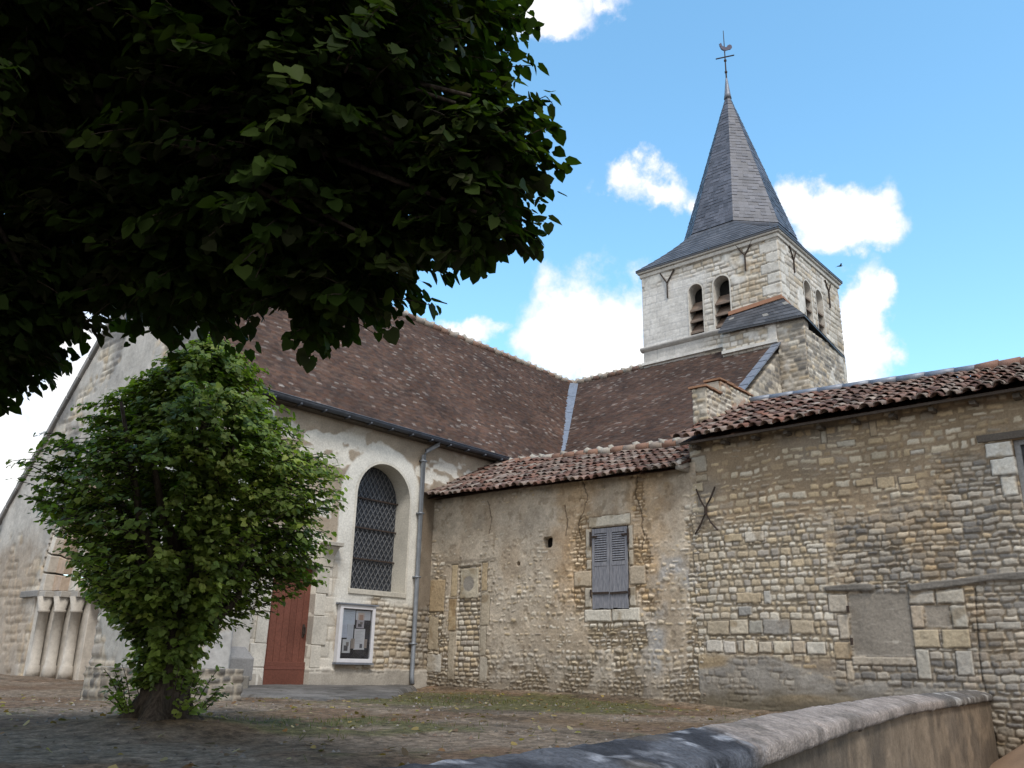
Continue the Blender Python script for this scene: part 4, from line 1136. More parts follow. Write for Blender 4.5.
def slate_quads(quads, seed, col, nu, nv, lift=.012):
    """slated planes: each quad is (eave a, eave b, top b, top a)"""
    rng = np.random.default_rng(seed); V = []; F = []; C = []
    for A, B, Cc, D in quads:
        A, B, Cc, D = (np.array(q, float) for q in (A, B, Cc, D)); nrm = np.cross(B - A, D - A); nrm /= np.linalg.norm(nrm); nrm *= np.sign(nrm[2])
        for i in range(nv):
            cut = np.linspace(0, 1, nu + 1); cut[1:-1] += (.5 / nu) * (i % 2) + rng.normal(0, .08 / nu, nu - 1)
            for j in range(nu):
                p = [(A + (B - A) * u) * (1 - v) + (D + (Cc - D) * u) * v + nrm * l_ for u, v, l_ in ((cut[j], i / nv, lift), (cut[j + 1], i / nv, lift), (cut[j + 1], min(1, (i + 1.1) / nv), 0), (cut[j], min(1, (i + 1.1) / nv), 0))]
                n0 = len(V); V += p; F.append((n0, n0 + 1, n0 + 2, n0 + 3))
                c = np.array(col) * rng.uniform(.65, 1.3); c = np.array((.26, .25, .23)) if rng.random() < .04 else c
                C += [c] * 4
    return mesh_np('slates', V, [np.array(F)], np.array(C), smooth=False)


tA, tB, tC = (23.97, 11.75, 12.50), (23.97, 9.85, 12.62), (27.6, 9.86, 12.05)
bA, bB, bC = (23.25, 11.75, 11.74), (23.30, 8.95, 11.64), (26.5, 8.98, 11.20)
skirt = link('skirt_roof', slate_quads([(bA, bB, tB, tA), (bB, bC, tC, tB)], 5, (.075, .077, .085), 14, 6), M_SLATE, tw)
b = MB(); k_ = lambda p: (p[0], p[1], p[2] - .06)
b.add([bA, bB, bC, tC, k_(bA), k_(bB), k_(bC), k_(tC), tA, k_(tA)], [(0, 1, 5, 4), (1, 2, 6, 5), (2, 3, 7, 6), (8, 0, 4, 9), (4, 5, 9), (5, 6, 7), (5, 7, 9)], (.05, .052, .058)); b.build('skirt_edge', M_SLATE, skirt)
b = MB(); b.bar((23.95, 11.7, 12.58), (23.95, 9.86, 12.70), .05, .13, (.34, .18, .115)); b.bar((23.97, 9.84, 12.68), (27.5, 9.84, 12.10), .04, .07, (.33, .19, .13)); b.build('brick_flashing', M_TILE, tw)

# --- spire: flared skirt, octagonal needle
b = MB(); cx, cy = 26.55, 12.44
ev = []
for sx, sy in ((-1, -1), (1, -1), (1, 1), (-1, 1)): ev.append((sx, sy))
RO, ZO, ZA = 2.07, 16.30, 23.0
oct_ = [(cx + RO * math.cos(R(22.5 + 45 * k)), cy + RO * math.sin(R(22.5 + 45 * k)), ZO) for k in range(8)]


def spire_slates():
    V = []; F = []; C = []
    rng = np.random.default_rng(3)
    nseg = 44
    ang = [R(22.5 + 45 * k) for k in range(8)]
    # needle: stepped slate courses, each facet subdivided
    for k in range(8):
        a0, a1 = ang[k], ang[(k + 1) % 8] if k < 7 else ang[0] + 2 * PI
        for i in range(nseg):
            f0, f1 = i / nseg, (i + 1.06) / nseg
            z0 = ZO + (ZA - ZO) * f0; z1 = ZO + (ZA - ZO) * min(f1, 1)
            q0 = RO * (1 - f0) + .03 + .009; q1 = RO * (1 - min(f1, 1)) + .03
            w = RO * (1 - f0) * .765; m = max(1, int(w / .17)); off = rng.random() * .5
            cut = sorted(set([0.0, 1.0] + [min(.99, max(.01, (j + off) / m)) for j in range(m)]))
            for c0, c1 in zip(cut[:-1], cut[1:]):
                tone = rng.uniform(.7, 1.25)
                base = np.array((.084, .088, .108)) * tone
                if k in (5, ) and .12 < f0 < .34: base = base * .72
                lift = rng.uniform(-.008, .010)
                p = []
                for q, z, c in ((q0 + lift, z0, c0), (q0 + lift, z0, c1), (q1, z1, c1), (q1, z1, c0)):
                    ax, ay = math.cos(a0) * q, math.sin(a0) * q; bx, by = math.cos(a1) * q, math.sin(a1) * q
                    p.append((cx + ax + (bx - ax) * c, cy + ay + (by - ay) * c, z))
                n0 = len(V); V += p; C += [base] * 4; F.append((n0, n0 + 1, n0 + 2, n0 + 3))
    # skirt: from the square eave to the octagon
    hx0, hx1, hy0, hy1 = TX - .17, TX1 + .17, TY0 - .17, TY1 + .17
    sq = {0: (hx1, hy1), 1: (hx0, hy1), 2: (hx0, hy0), 3: (hx1, hy0)}
    def bil(A, B, Cc, D, nu, nw_):
        for i in range(nw_):
            for j in range(nu):
                def pt(u, v):
                    lo = np.array(A) * (1 - u) + np.array(B) * u; hi = np.array(D) * (1 - u) + np.array(Cc) * u
                    q = lo * (1 - v) + hi * v; q[2] = lo[2] + (hi[2] - lo[2]) * (v * .8 + .2 * v * v * v)   # flared
                    return q
                u0, u1, v0, v1 = j / nu, (j + 1) / nu, i / nw_, (i + 1.05) / nw_
                p = [pt(u0, v0) + (0, 0, .015), pt(u1, v0) + (0, 0, .015), pt(u1, min(v1, 1)), pt(u0, min(v1, 1))]
                n0 = len(V); V.extend([tuple(x) for x in p]); C.extend([np.array((.085, .088, .10)) * rng.uniform(.75, 1.25)] * 4); F.append((n0, n0 + 1, n0 + 2, n0 + 3))
    O = oct_
    ze = TEAVE + .03
    E_ = [(*sq[i], ze) for i in range(4)]
    bil(E_[1], E_[2], O[4], O[3], 22, 9)      # west
    bil(E_[2], E_[3], O[6], O[5], 22, 9)      # south
    bil(E_[3], E_[0], O[0], O[7], 22, 9)
    bil(E_[0], E_[1], O[2], O[1], 22, 9)
    for e_, a_, c_ in ((E_[2], O[4], O[5]), (E_[3], O[6], O[7]), (E_[0], O[0], O[1]), (E_[1], O[2], O[3])):
        bil(e_, e_, c_, a_, 1, 9)
    return V, F, C


V, F, C = spire_slates()
me = mesh_np('spire', V, [np.array(F)], np.array(C), smooth=False)
spire = link('spire', me, M_SLATE, church)
b = MB()
h0, h1, k0, k1 = TX - .17, TX1 + .17, TY0 - .17, TY1 + .17
b.box((h0 + .01, k0 + .01, TEAVE - .03), (h1 - .01, k1 - .01, TEAVE + .028), (.07, .072, .08)); b.build('spire_eave', M_SLATE, spire)
b = MB()                                                     # slate ribs along the two facing hips
b.tube([(cx, cy, 22.75), (cx, cy, 22.95), (cx, cy, 23.6), (cx, cy, 23.7)], [.15, .12, .05, .04], 12, (.42, .42, .43)); b.build('finial', M_ZINC, spire, True)
b = MB()
b.tube([(cx, cy, 23.6), (cx, cy, 26.0)], [.035, .014], 6)
for z in (24.0, 24.55): b.tube([(cx, cy, z - .06), (cx, cy, z - .03), (cx, cy, z + .03), (cx, cy, z + .06)], [.02, .055, .055, .02], 8)
dr = Vector((rr.x, rr.y, 0)).normalized()                    # the arms of the cross
ca = Vector((.35, -.94, 0)).normalized()
b.tube([Vector((cx, cy, 24.72)) - ca * .36, Vector((cx, cy, 24.72)) + ca * .36], .026, 6)
b.build('cross', M_IRON, spire)
b = MB()                                                     # the cock
t_ = Vector((.80, -.60, 0)).normalized()
def cp(s, z): return Vector((cx, cy, 25.05)) + t_ * s * .78 + Vector((0, 0, z * .78))
prof = [(-.22, .14), (-.27, .24), (-.24, .36), (-.19, .40), (-.16, .36), (-.14, .25), (.0, .17), (.12, .20), (.18, .32), (.30, .40), (.40, .36), (.42, .22), (.34, .12), (.2, .06), (.06, -.02), (-.1, -.02), (-.19, .05)]
cr_ = Vector((-t_.y, t_.x, 0)) * .05
b.prism([cp(*q) - cr_ / 2 for q in prof], cr_, (.16, .13, .13)); b.tube([cp(-.3, .31), cp(-.24, .32)], [.005, .02], 6, (.3, .2, .1)); b.tube([cp(0, -.12), cp(0, 0)], .03, 6)
b.build('weathercock', plain_mat('painted_copper', (.075, .07, .10), .5, .4), spire)
# small opening on the needle's flank
b = MB(); b.box((cx + .92, cy - .55, 19.9), (cx + 1.0, cy - .42, 20.2), (.03, .03, .035)); b.build('spire_hatch', M_SLATE, spire)


# ================================================================== THE TWO STONE BUILDINGS
annex = thing('stone_annex', 'low rendered outbuilding with pinkish tile roof, grey shutters and a walled-up doorway', 'outbuilding', (15.5, 10.8, YARD))
relief('wall', (XA, 0, 0), (0, 1, 0), (0, 0, 1), (-1, 0, 0), 7.42, 14.19, .7, 5.1, .016, annex_wall, M_STONE, annex, .3)
b = MB(); b.box((XA + .3, 7.5, .5), (17.8, 14.1, 4.9), (.3, .26, .2)); b.build('rear_wall', M_STONEFAR, annex)
b = MB(); b.box((XA + .16, 10.6, 3.7), (XA + .29, 11.0, 4.1), (.015, .013, .012)); b.build('putlog_hole', M_STONE, annex); b = MB(); b.box((XA + .2, 11.5, 3.45), (XA + .29, 11.65, 3.6), (.015, .013, .012)); b.build('putlog_hole', M_STONE, annex)


def tile_roof(name, parent, y0, y1, xe, ze, xr, zr0, zr1, pitch, rows, seed, rad, lich):
    """one slope of canal tiles from the eave (xe, ze) up to the ridge, y0..y1 (ridge height zr0 at y0, zr1 at y1)"""
    up = Vector((xr - xe, 0, (zr0 + zr1) / 2 - ze)); ln = up.length; up.normalize(); nrm = Vector((-up.z, 0, up.x))
    n_ = int((y1 - y0) / pitch)
    V, Q, C = canal_tiles((xe, y0, ze), (0, 1, 0), up, nrm, n_, rows, (y1 - y0) / n_, ln / rows, rad, seed, .05, .03, lich)
    f = (V[:, 1] - y0) / (y1 - y0); g = np.clip((V[:, 0] - xe) / (xr - xe), 0, 1)
    V[:, 2] += (zr0 + (zr1 - zr0) * f - (zr0 + zr1) / 2) * g
    return V, Q, C


# low roof: eave falls a little towards the barn
V, Q, C = tile_roof('roof', annex, 7.55, 14.3, 13.17, 5.02, 15.75, 6.00, 6.30, .185, 10, 21, .066, .30)
V[:, 2] += (V[:, 1] - 11) * .024
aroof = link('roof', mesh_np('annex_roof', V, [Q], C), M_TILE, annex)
b = MB(); b.add([(13.24, 7.5, 4.94), (13.24, 14.17, 5.08), (15.75, 14.17, 6.26), (15.75, 7.5, 5.96), (18, 14.17, 5.4), (18, 7.5, 5.1)], [(0, 1, 2, 3), (3, 2, 4, 5)], (.12, .07, .05)); b.build('roof_deck', M_WOOD, aroof)
b = MB()
for i in range(20):
    y = 7.7 + i * .34; b.tube([(15.75, y, 6.08 + (y - 7.5) * .043), (15.75, y + .36, 6.08 + (y - 7.1) * .043)], [.115, .10], 8, random.choice([(.30, .25, .21), (.36, .33, .29), (.25, .15, .11)]), .06)
    if random.random() < .7: b.box((15.66, y - .05, 6.07 + (y - 7.5) * .043), (15.86, y + .06, 6.20 + (y - 7.5) * .043), (.36, .34, .30), .03)
b.build('ridge_tiles', M_TILE, aroof, True)
b = MB(); b.box((13.18, 7.53, 4.92), (13.62, 7.64, 5.10), (.33, .31, .28), .03); b.build('mortar_end', M_STONE, aroof, True)

# shutters
def shutter(y0, y1):
    b = MB(); x0 = XA - .022
    c = np.array((.205, .215, .25))
    def bx(ya, yb, za, zb, xa=x0, xb=x0 + .03, k=1.0): b.box((xa, ya, za), (xb, yb, zb), c * k * random.uniform(.88, 1.12))
    bx(y0, y0 + .055, 2.57, 4.07); bx(y1 - .055, y1, 2.57, 4.07); bx(y0 + .056, y1 - .056, 3.98, 4.07); bx(y0 + .056, y1 - .056, 3.36, 3.44)
    for i in range(3):
        w = (y1 - y0 - .112) / 3; bx(y0 + .056 + i * w + .002, y0 + .056 + (i + 1) * w - .002, 2.57 + random.uniform(0, .02), 3.36, x0 + .006)
    for i in range(12):
        z = 3.46 + i * .0435
        q = [(x0 + .002, y0 + .056, z), (x0 + .008, y0 + .056, z - .004), (x0 + .034, y0 + .056, z + .034), (x0 + .028, y0 + .056, z + .038)]
        b.prism(q, (0, y1 - y0 - .112, 0), c * random.uniform(.85, 1.2))
    return b


pr = thing_part = None
for i, (ya, yb) in enumerate(((8.91, 9.31), (9.318, 9.715))):
    o = shutter(ya, yb).build('shutter', M_SHUTTER, annex, bevel=.003)
    b = MB(); b.bar((XA - .032, ya + .01, 2.86), (XA - .032, yb - .01, 2.862 if i else 2.85), .008, .04); b.build('strap', M_IRON, o); b = MB(); b.bar((XA - .032, (ya if i == 0 else yb - .12), 3.92), (XA - .032, (ya + .12 if i == 0 else yb), 3.92), .008, .04); b.build('strap', M_IRON, o); b = MB()
    yy = ya - .03 if i == 0 else yb + .03
    b.tube([(XA - .03, yy, 2.80), (XA - .03, yy, 2.93)], .02, 6); b.build('hinge', M_IRON, o); b = MB(); b.tube([(XA - .03, yy, 3.75), (XA - .03, yy, 4.02)], .02, 6); b.build('hinge', M_IRON, o)
b = MB(); b.box((XA + .08, 8.85, 2.5), (XA + .25, 9.8, 4.15), (.02, .02, .022)); b.build('window_void', M_DARK, annex)

barn = thing('stone_barn', 'taller rubble-stone barn with wavy tile roof and iron wall tie, right of the outbuilding', 'barn', (15.5, 3.0, YARD))
relief('wall', (XA, 0, 0), (0, 1, 0), (0, 0, 1), (-1, 0, 0), -2.5, 7.53, -.1, 5.5, .016, barn_wall, M_STONE, barn, .3)
b = MB(); b.box((XA + .3, -2.45, -.1), (19.2, 7.45, 5.35), (.32, .27, .2)); b.box((XA + .02, 7.40, 4.7), (17, 7.5, 5.4), (.36, .31, .24)); b.prism([(XA + .2, 7.42, 5.3), (16.2, 7.42, 6.75), (19.1, 7.42, 5.3)], (0, -.2, 0), (.34, .29, .22)); b.build('rear_wall', M_STONEFAR, barn)
V, Q, C = tile_roof('roof', barn, -2.7, 7.62, 13.13, 5.44, 16.1, 6.38, 6.83, .205, 11, 31, .073, .16)
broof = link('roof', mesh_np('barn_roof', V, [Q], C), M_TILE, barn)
b = MB(); b.add([(13.2, -2.7, 5.40), (13.2, 7.6, 5.40), (16.1, 7.6, 6.77), (16.1, -2.7, 6.32), (19.3, 7.6, 5.3), (19.3, -2.7, 5.1)], [(0, 1, 2, 3), (3, 2, 4, 5)], (.12, .07, .05)); b.build('roof_deck', M_WOOD, broof)
b = MB()
for i in range(31):
    y = -2.6 + i * .34; z = 6.45 + (y + 2.7) * .044
    if y > 3.0: continue
    b.tube([(16.1, y, z), (16.1, y + .37, z + .01)], [.12, .10], 8, random.choice([(.26, .15, .11), (.22, .13, .1), (.33, .2, .14)]), .05)
b.build('ridge_tiles', M_TILE, broof, True)
b = MB()
for i in range(9):
    y = 3.05 + i * .5; z = 6.46 + (y + 2.7) * .044; b.tube([(16.1, y, z), (16.1, y + .49, z + .014)], .085, 8)
b.build('ridge_flashing', M_ZINC, broof, True)
for i in range(18):
    y = -2.4 + i * .57; b = MB(); b.box((13.30, y, 5.31), (13.6, y + .08, 5.37), np.array((.11, .095, .08)) * random.uniform(.7, 1.3), .008); b.build('rafter_foot', M_WOOD, broof)
b = MB(); b.box((13.19, -2.6, 5.375), (13.23, 7.55, 5.415), (.08, .065, .055)); b.build('eave_board', M_WOOD, broof)
# raised stub of the gable wall with tile coping
def stub(S, T):
    H, C, K = limewall(801, .35, PALE, (.08, .14), (.12, .3), (.42, .38, .31))(S, T)
    f = sst(.1, .3, fbm(S * 3, T * 5, 803, 3)); return H, mixc(C, np.broadcast_to(np.array((.38, .22, .14)), C.shape), f * .7), K & (T < np.where(S < 14.8, 6.72, 7.02))
st_ = relief('gable_stub', (0, 7.5, 0), (1, 0, 0), (0, 0, 1), (0, -1, 0), 14.2, 16.15, 5.4, 7.05, .02, stub, M_STONE, barn, .25)
relief('gable_stub_face', (14.2, 0, 0), (0, 1, 0), (0, 0, 1), (-1, 0, 0), 7.5, 7.8, 5.4, 6.72, .02, limewall(805, .4, PALE, (.08, .14), (.12, .3), (.42, .38, .31)), M_STONE, st_, .1)
b = MB(); b.box((14.22, 7.53, 5.4), (14.78, 7.80, 6.71), (.38, .34, .28)); b.box((14.78, 7.53, 5.4), (16.13, 7.80, 7.01), (.38, .34, .28)); b.build('stub_core', M_STONE, st_)
for x0, x1, z in ((14.14, 14.8, 6.73), (14.76, 16.2, 7.03)):
    x = x0; b = MB()
    while x < x1 - .05:
        b.box((x, 7.46, z), (min(x + .272, x1), 7.85, z + .04), np.array((.27, .15, .09)) * random.uniform(.7, 1.15), .012); x += .27
    b.build('tile_coping', M_TILE, st_)
# iron wall tie, two crossed curves
b = MB(); ap = (XA - .05)
b.tube([(ap, 7.40, 4.60), (ap, 7.33, 4.40), (ap, 7.25, 4.26), (ap, 7.25, 4.14), (ap, 7.34, 3.97), (ap, 7.46, 3.80)], .016, 6); b.tube([(ap, 7.03, 4.60), (ap, 7.12, 4.42), (ap, 7.22, 4.27), (ap, 7.22, 4.13), (ap, 7.14, 3.98), (ap, 7.02, 3.84)], .016, 6)
b.tube([(ap + .0, 7.235, 4.27), (ap, 7.235, 4.12)], .026, 6); b.build('wall_tie', M_IRON, barn)
# upper window at the right edge
b = MB(); b.box((XA + .14, 1.5, 3.7), (XA + .17, 2.45, 4.8), (.02, .022, .025)); w_ = b.build('window', M_LEAD, barn)
b = MB(); b.box((XA + .08, 2.30, 3.75), (XA + .135, 2.375, 4.76), (.27, .28, .29)); b.box((XA + .08, 1.55, 3.75), (XA + .135, 1.62, 4.76), (.27, .28, .29)); b.box((XA + .08, 1.62, 4.69), (XA + .135, 2.30, 4.76), (.27, .28, .29)); b.box((XA + .08, 1.94, 3.75), (XA + .135, 1.98, 4.69), (.27, .28, .29)); b.build('frame', M_WOOD, w_)
b = MB(); b.box((XA - .035, 1.2, 4.765), (XA + .2, 2.82, 4.87), (.12, .105, .09), .008); b.build('lintel', M_WOOD, barn, bevel=.01)
# hinge pins left in the filled opening
b = MB(); b.tube([(XA - .05, 4.915, 2.42), (XA - .05, 4.915, 2.52)], .022, 6); b.build('hinge_pin', M_IRON, barn); b = MB(); b.tube([(XA - .05, 4.905, 1.95), (XA - .05, 4.905, 2.05)], .022, 6); b.build('hinge_pin', M_IRON, barn)

# ================================================================== YARD WALL
def make_yard_wall():
    root = thing('yard_wall', 'low rendered churchyard wall with rounded lichen-spotted stone coping', 'wall', (6.0, 2.2, 0))
    xs = np.concatenate([np.arange(-14, 0, .25), np.arange(0, 6, .022), np.arange(6, 13.53, .03)])
    ys = wall_line_y(xs)
    k = np.ones(9) / 9; ys = np.convolve(np.pad(ys, 4, mode='edge'), k, mode='valid')
    tx = np.gradient(xs); ty = np.gradient(ys); ln = np.hypot(tx, ty); tx /= ln; ty /= ln
    nx, ny = ty, -tx                                          # towards the street
    # coping profile: distance towards the street, height
    prof = [(-.03, 1.22), (-.03, 1.28), (-.02, 1.34), (0, 1.362), (.03, 1.37), (.10, 1.36), (.20, 1.335), (.245, 1.322), (.262, 1.31), (.268, 1.292), (.268, 1.258), (.263, 1.243), (.25, 1.236), (.21, 1.234)]
    pr = []
    for (a, b), (c, d) in zip(prof[:-1], prof[1:]):
        m = max(1, int(math.hypot(c - a, d - b) / .018))
        for i in range(m): pr.append((a + (c - a) * i / m, b + (d - b) * i / m))
    pr.append(prof[-1]); pr = np.array(pr); m = len(pr)
    acc = np.concatenate(([0], np.cumsum(np.hypot(np.diff(pr[:, 0]), np.diff(pr[:, 1])))))
    A, B = np.meshgrid(np.concatenate(([0], np.cumsum(np.hypot(np.diff(xs), np.diff(ys))))), acc, indexing='ij')
    bump = .006 * fbm(A * 2, B * 2, 901, 4) + .006 * fbm(A * 18, B * 18, 905, 3) - .012 * sst(.45, .65, fbm(A * 5, B * 5, 907, 3))
    joint = np.zeros_like(A)
    for xj in (1.2, 3.2, 5.9, 8.6, 11.2, 17.3): joint = np.maximum(joint, sst(.02, .005, np.abs(A - A[np.searchsorted(xs, min(xj, 13.4)), 0] + .01 * fbm(B * 9, A, 909, 2))))
    bump = bump - .014 * joint
    cxp = .17; off = pr[None, :, 0] + bump * np.sign(pr[None, :, 0] - cxp) * .6
    z = pr[None, :, 1] + bump * 1.0 + .02 * np.interp(xs, [-14, 3.2, 3.3, 7, 13.5], [0, 0, .0, .012, 0])[:, None]
    V = np.stack([xs[:, None] + nx[:, None] * off, ys[:, None] + ny[:, None] * off, z], -1)
    X = np.repeat(xs[:, None], m, 1)
    med = fbm(A * 5, B * 5, 911, 4); fin = fbm(A * 28, B * 28, 913, 3)
    C = np.array((.30, .255, .225)) * (1 + .22 * med + .25 * fin)[..., None]
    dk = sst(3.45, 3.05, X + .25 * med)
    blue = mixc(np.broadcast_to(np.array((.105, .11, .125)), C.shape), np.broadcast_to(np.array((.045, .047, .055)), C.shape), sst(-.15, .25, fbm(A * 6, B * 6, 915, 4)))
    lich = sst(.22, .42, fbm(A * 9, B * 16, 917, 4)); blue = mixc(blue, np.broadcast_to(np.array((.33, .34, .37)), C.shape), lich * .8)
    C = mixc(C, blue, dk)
    far = sst(9.4, 10.2, X + .5 * med); C = mixc(C, mixc(np.broadcast_to(np.array((.10, .095, .09)), C.shape), np.broadcast_to(np.array((.36, .35, .33)), C.shape), sst(.15, .45, fbm(A * 5, B * 9, 919, 4))), far * .85)
    C = mixc(C, np.broadcast_to(np.array((.12, .105, .09)), C.shape), sst(.12, .4, fbm(A * 2.2, B * 5, 921, 4)) * .6)
    C = C * (1 - .3 * joint[..., None])
    n_ = len(xs); idx = np.arange(n_ * m).reshape(n_, m)
    q = np.stack([idx[:-1, :-1], idx[1:, :-1], idx[1:, 1:], idx[:-1, 1:]], -1).reshape(-1, 4)
    cap = attr_mat('coping_stone', nscale=55, namt=.5, bump=1.0, bdist=.02, big=9, bigamt=.25)
    link('coping', mesh_np('coping', V.reshape(-1, 3), [q], C.reshape(-1, 3)), cap, root)
    # body
    zz = np.arange(-.1, 1.25, .022); A, Z = np.meshgrid(A[:, 0], zz, indexing='ij')
    med = fbm(A * 3, Z * 3, 931, 4); fin = fbm(A * 16, Z * 16, 935, 3)
    off = .225 + .008 * med + .004 * fin
    V = np.stack([xs[:, None] + nx[:, None] * off, ys[:, None] + ny[:, None] * off, Z], -1)
    C = mixc(np.broadcast_to(np.array((.20, .155, .112)), V.shape), np.broadcast_to(np.array((.12, .097, .075)), V.shape), sst(-.15, .3, fbm(A * 1.3, Z * 2, 937, 4) + .25 * sst(6.5, 5.2, xs)[:, None]))
    C = C * (1 + .22 * med + .25 * fin)[..., None]
    C = mixc(C, np.broadcast_to(np.array((.09, .072, .055)), V.shape), sst(.2, .5, fbm(A * 2.2, Z * 2.6, 939, 4)) * .6)
    sc = sst(.03, .006, np.abs(xs[:, None] - 13.0 + .05 * fbm(Z * 4, A, 941, 2))); C = mixc(C, np.broadcast_to(np.array((.10, .08, .06)), V.shape), sst(12.6, 13.3, xs)[:, None] * .45 + sc * .4)
    nb = len(xs) * len(zz); idx = np.arange(nb).reshape(len(xs), len(zz))
    q = np.stack([idx[:-1, :-1], idx[1:, :-1], idx[1:, 1:], idx[:-1, 1:]], -1).reshape(-1, 4)
    Vb = np.stack([xs, ys, np.full_like(xs, -.1)], -1); Vt = np.stack([xs, ys, np.full_like(xs, 1.25)], -1)
    i = np.arange(len(xs)); qb = np.stack([nb + i[:-1], nb + i[1:], nb + len(xs) + i[1:], nb + len(xs) + i[:-1]], -1)
    link('wall_body', mesh_np('wall_body', np.concatenate([V.reshape(-1, 3), Vb, Vt]), [q, qb], np.concatenate([C.reshape(-1, 3), np.full((2 * len(xs), 3), .15)])), attr_mat('rough_render', nscale=45, namt=.25, bump=.6), root)


make_yard_wall()


# ================================================================== NOTICE BOARD
def make_board():
    root = thing('notice_board', 'white framed glazed notice board with pinned papers on the church wall beside the door', 'notice board', (11.425, 14.13, 1.5))
    x0, x1, z0, z1 = 10.97, 11.88, 1.51, 2.62; yf = 14.06
    w = (.66, .66, .68)
    b = MB(); t = .075
    b.box((x0, yf, z0), (x0 + t, 14.17, z1), w); b.box((x1 - t, yf, z0), (x1, 14.17, z1), w); b.box((x0 + t, yf, z0), (x1 - t, 14.17, z0 + t), w); b.box((x0 + t, yf, z1 - t), (x1 - t, 14.17, z1), w)
    b.build('frame', plain_mat('white_painted_metal', (.62, .62, .65), .45, 0, .05), root, bevel=.006)
    b = MB(); b.box((x0 - .05, yf - .03, z1 + .002), (x1 + .05, 14.17, z1 + .03), (.13, .125, .13)); b.build('rain_cap', M_ZINC, root)
    b = MB(); b.box((x0 - .02, yf - .01, z0 - .035), (x1 + .02, 14.17, z0 - .002), (.12, .11, .12)); b.build('base_rail', M_ZINC, root)
    b = MB(); b.box((x0 + t, 14.115, z0 + t), (x1 - t, 14.15, z1 - t)); b.build('backing', plain_mat('black_felt', (.028, .03, .042), .95), root)
    pm = plain_mat('printed_paper', (.52, .54, .58), .8, 0, .04); pap = attr_mat('paper', nscale=8, namt=.02, bump=0, rough=.8)
    IW, IH = x1 - x0 - 2 * t, z1 - z0 - 2 * t
    # papers: left, top (fractions of the opening), width, height, colour, picture patches
    sheets = [(.03, .02, .42, .30, (.52, .58, .66), 0), (.02, .31, .20, .28, (.50, .55, .64), 0), (.22, .30, .20, .34, (.54, .58, .64), 0), (.09, .62, .26, .27, (.60, .61, .62), 1),
              (.47, .03, .50, .19, (.56, .58, .62), 0), (.54, .07, .22, .20, (.55, .47, .42), 2), (.50, .22, .26, .16, (.42, .40, .43), 1), (.46, .40, .36, .42, (.62, .63, .65), 3), (.36, .60, .13, .2, (.36, .31, .27), 0), (.80, .60, .1, .18, (.36, .31, .27), 0)]
    random.seed(9)
    for i, (l_, tp, w_, h_, c, kind) in enumerate(sheets):
        b = MB(); xa = x0 + t + l_ * IW; zb = z1 - t - (tp + h_) * IH; y = 14.112 - .0012 * i
        a = random.uniform(-.02, .02); W_, H_ = w_ * IW, h_ * IH
        def q(u, v, dy=0): return (xa + W_ * u + a * H_ * v, y - dy, zb + H_ * v - a * W_ * u)
        def patch(u0, v0, u1, v1, col, dy): b.add([q(u0, v0, dy), q(u1, v0, dy), q(u1, v1, dy), q(u0, v1, dy)], [(0, 1, 2, 3)], col)
        patch(0, 0, 1, 1, c, 0)
        g = tuple(k * .72 for k in c)
        if kind in (0, 3):
            v = .88
            while v > .25: patch(.12, v - .018, random.uniform(.6, .9), v, g, .0005); v -= .07
        if kind == 1: patch(.2, .15, .7, .55, (.10, .10, .11), .0005); patch(.45, .5, .8, .8, (.2, .18, .17), .0006)
        if kind == 2: patch(.2, .25, .8, .8, (.42, .28, .22), .0005)
        if kind == 3: patch(.55, .08, .8, .28, (.12, .12, .14), .0006)
        b.build('paper', pap, root)
    m = bpy.data.materials.new('glass_pane'); m.use_nodes = True; p = m.node_tree.nodes['Principled BSDF']
    p.inputs['Roughness'].default_value = .04; p.inputs['Transmission Weight'].default_value = 1; p.inputs['IOR'].default_value = 1.45; p.inputs['Base Color'].default_value = (.95, .97, 1, 1)
    b = MB(); b.box((x0 + t - .01, 14.085, z0 + t - .01), (x1 - t + .01, 14.089, z1 - t + .01)); b.build('glass_pane', m, root)


make_board()


# ================================================================== TREES
LEAF = np.array([(.06, 0, 0), (.5, 0, 0), (1.06, 0, 0), (-.05, .24, 0), (.25, .47, 0), (.70, .33, 0), (-.05, -.24, 0), (.25, -.47, 0), (.70, -.33, 0)])
LEAFQ = np.array([(0, 1, 4, 3), (1, 2, 5, 4), (0, 6, 7, 1), (1, 7, 8, 2)])


def leaves_mesh(P, D, Nn, S, C, rng):
    """P base points, D leaf directions, Nn leaf normals, S sizes, C colours"""
    n = len(P)
    D = D / np.linalg.norm(D, axis=1)[:, None]
    Nn = Nn - (Nn * D).sum(1)[:, None] * D; Nn /= np.maximum(np.linalg.norm(Nn, axis=1), 1e-6)[:, None]
    B = np.cross(Nn, D)
    fold = rng.uniform(.05, .35, n); droop = rng.uniform(-.05, .30, n); wid = rng.uniform(.95, 1.2, n)
    V = np.empty((n, 9, 3))
    for k in range(9):
        x, y, _ = LEAF[k]
        z = fold * abs(y) - droop * x * x * .6
        V[:, k] = P + S[:, None] * (D * x + B * (y * wid)[:, None] + Nn * z[:, None])
    Q = (LEAFQ[None] + 9 * np.arange(n)[:, None, None]).reshape(-1, 4)
    return V.reshape(-1, 3), Q, np.repeat(C, 9, 0)


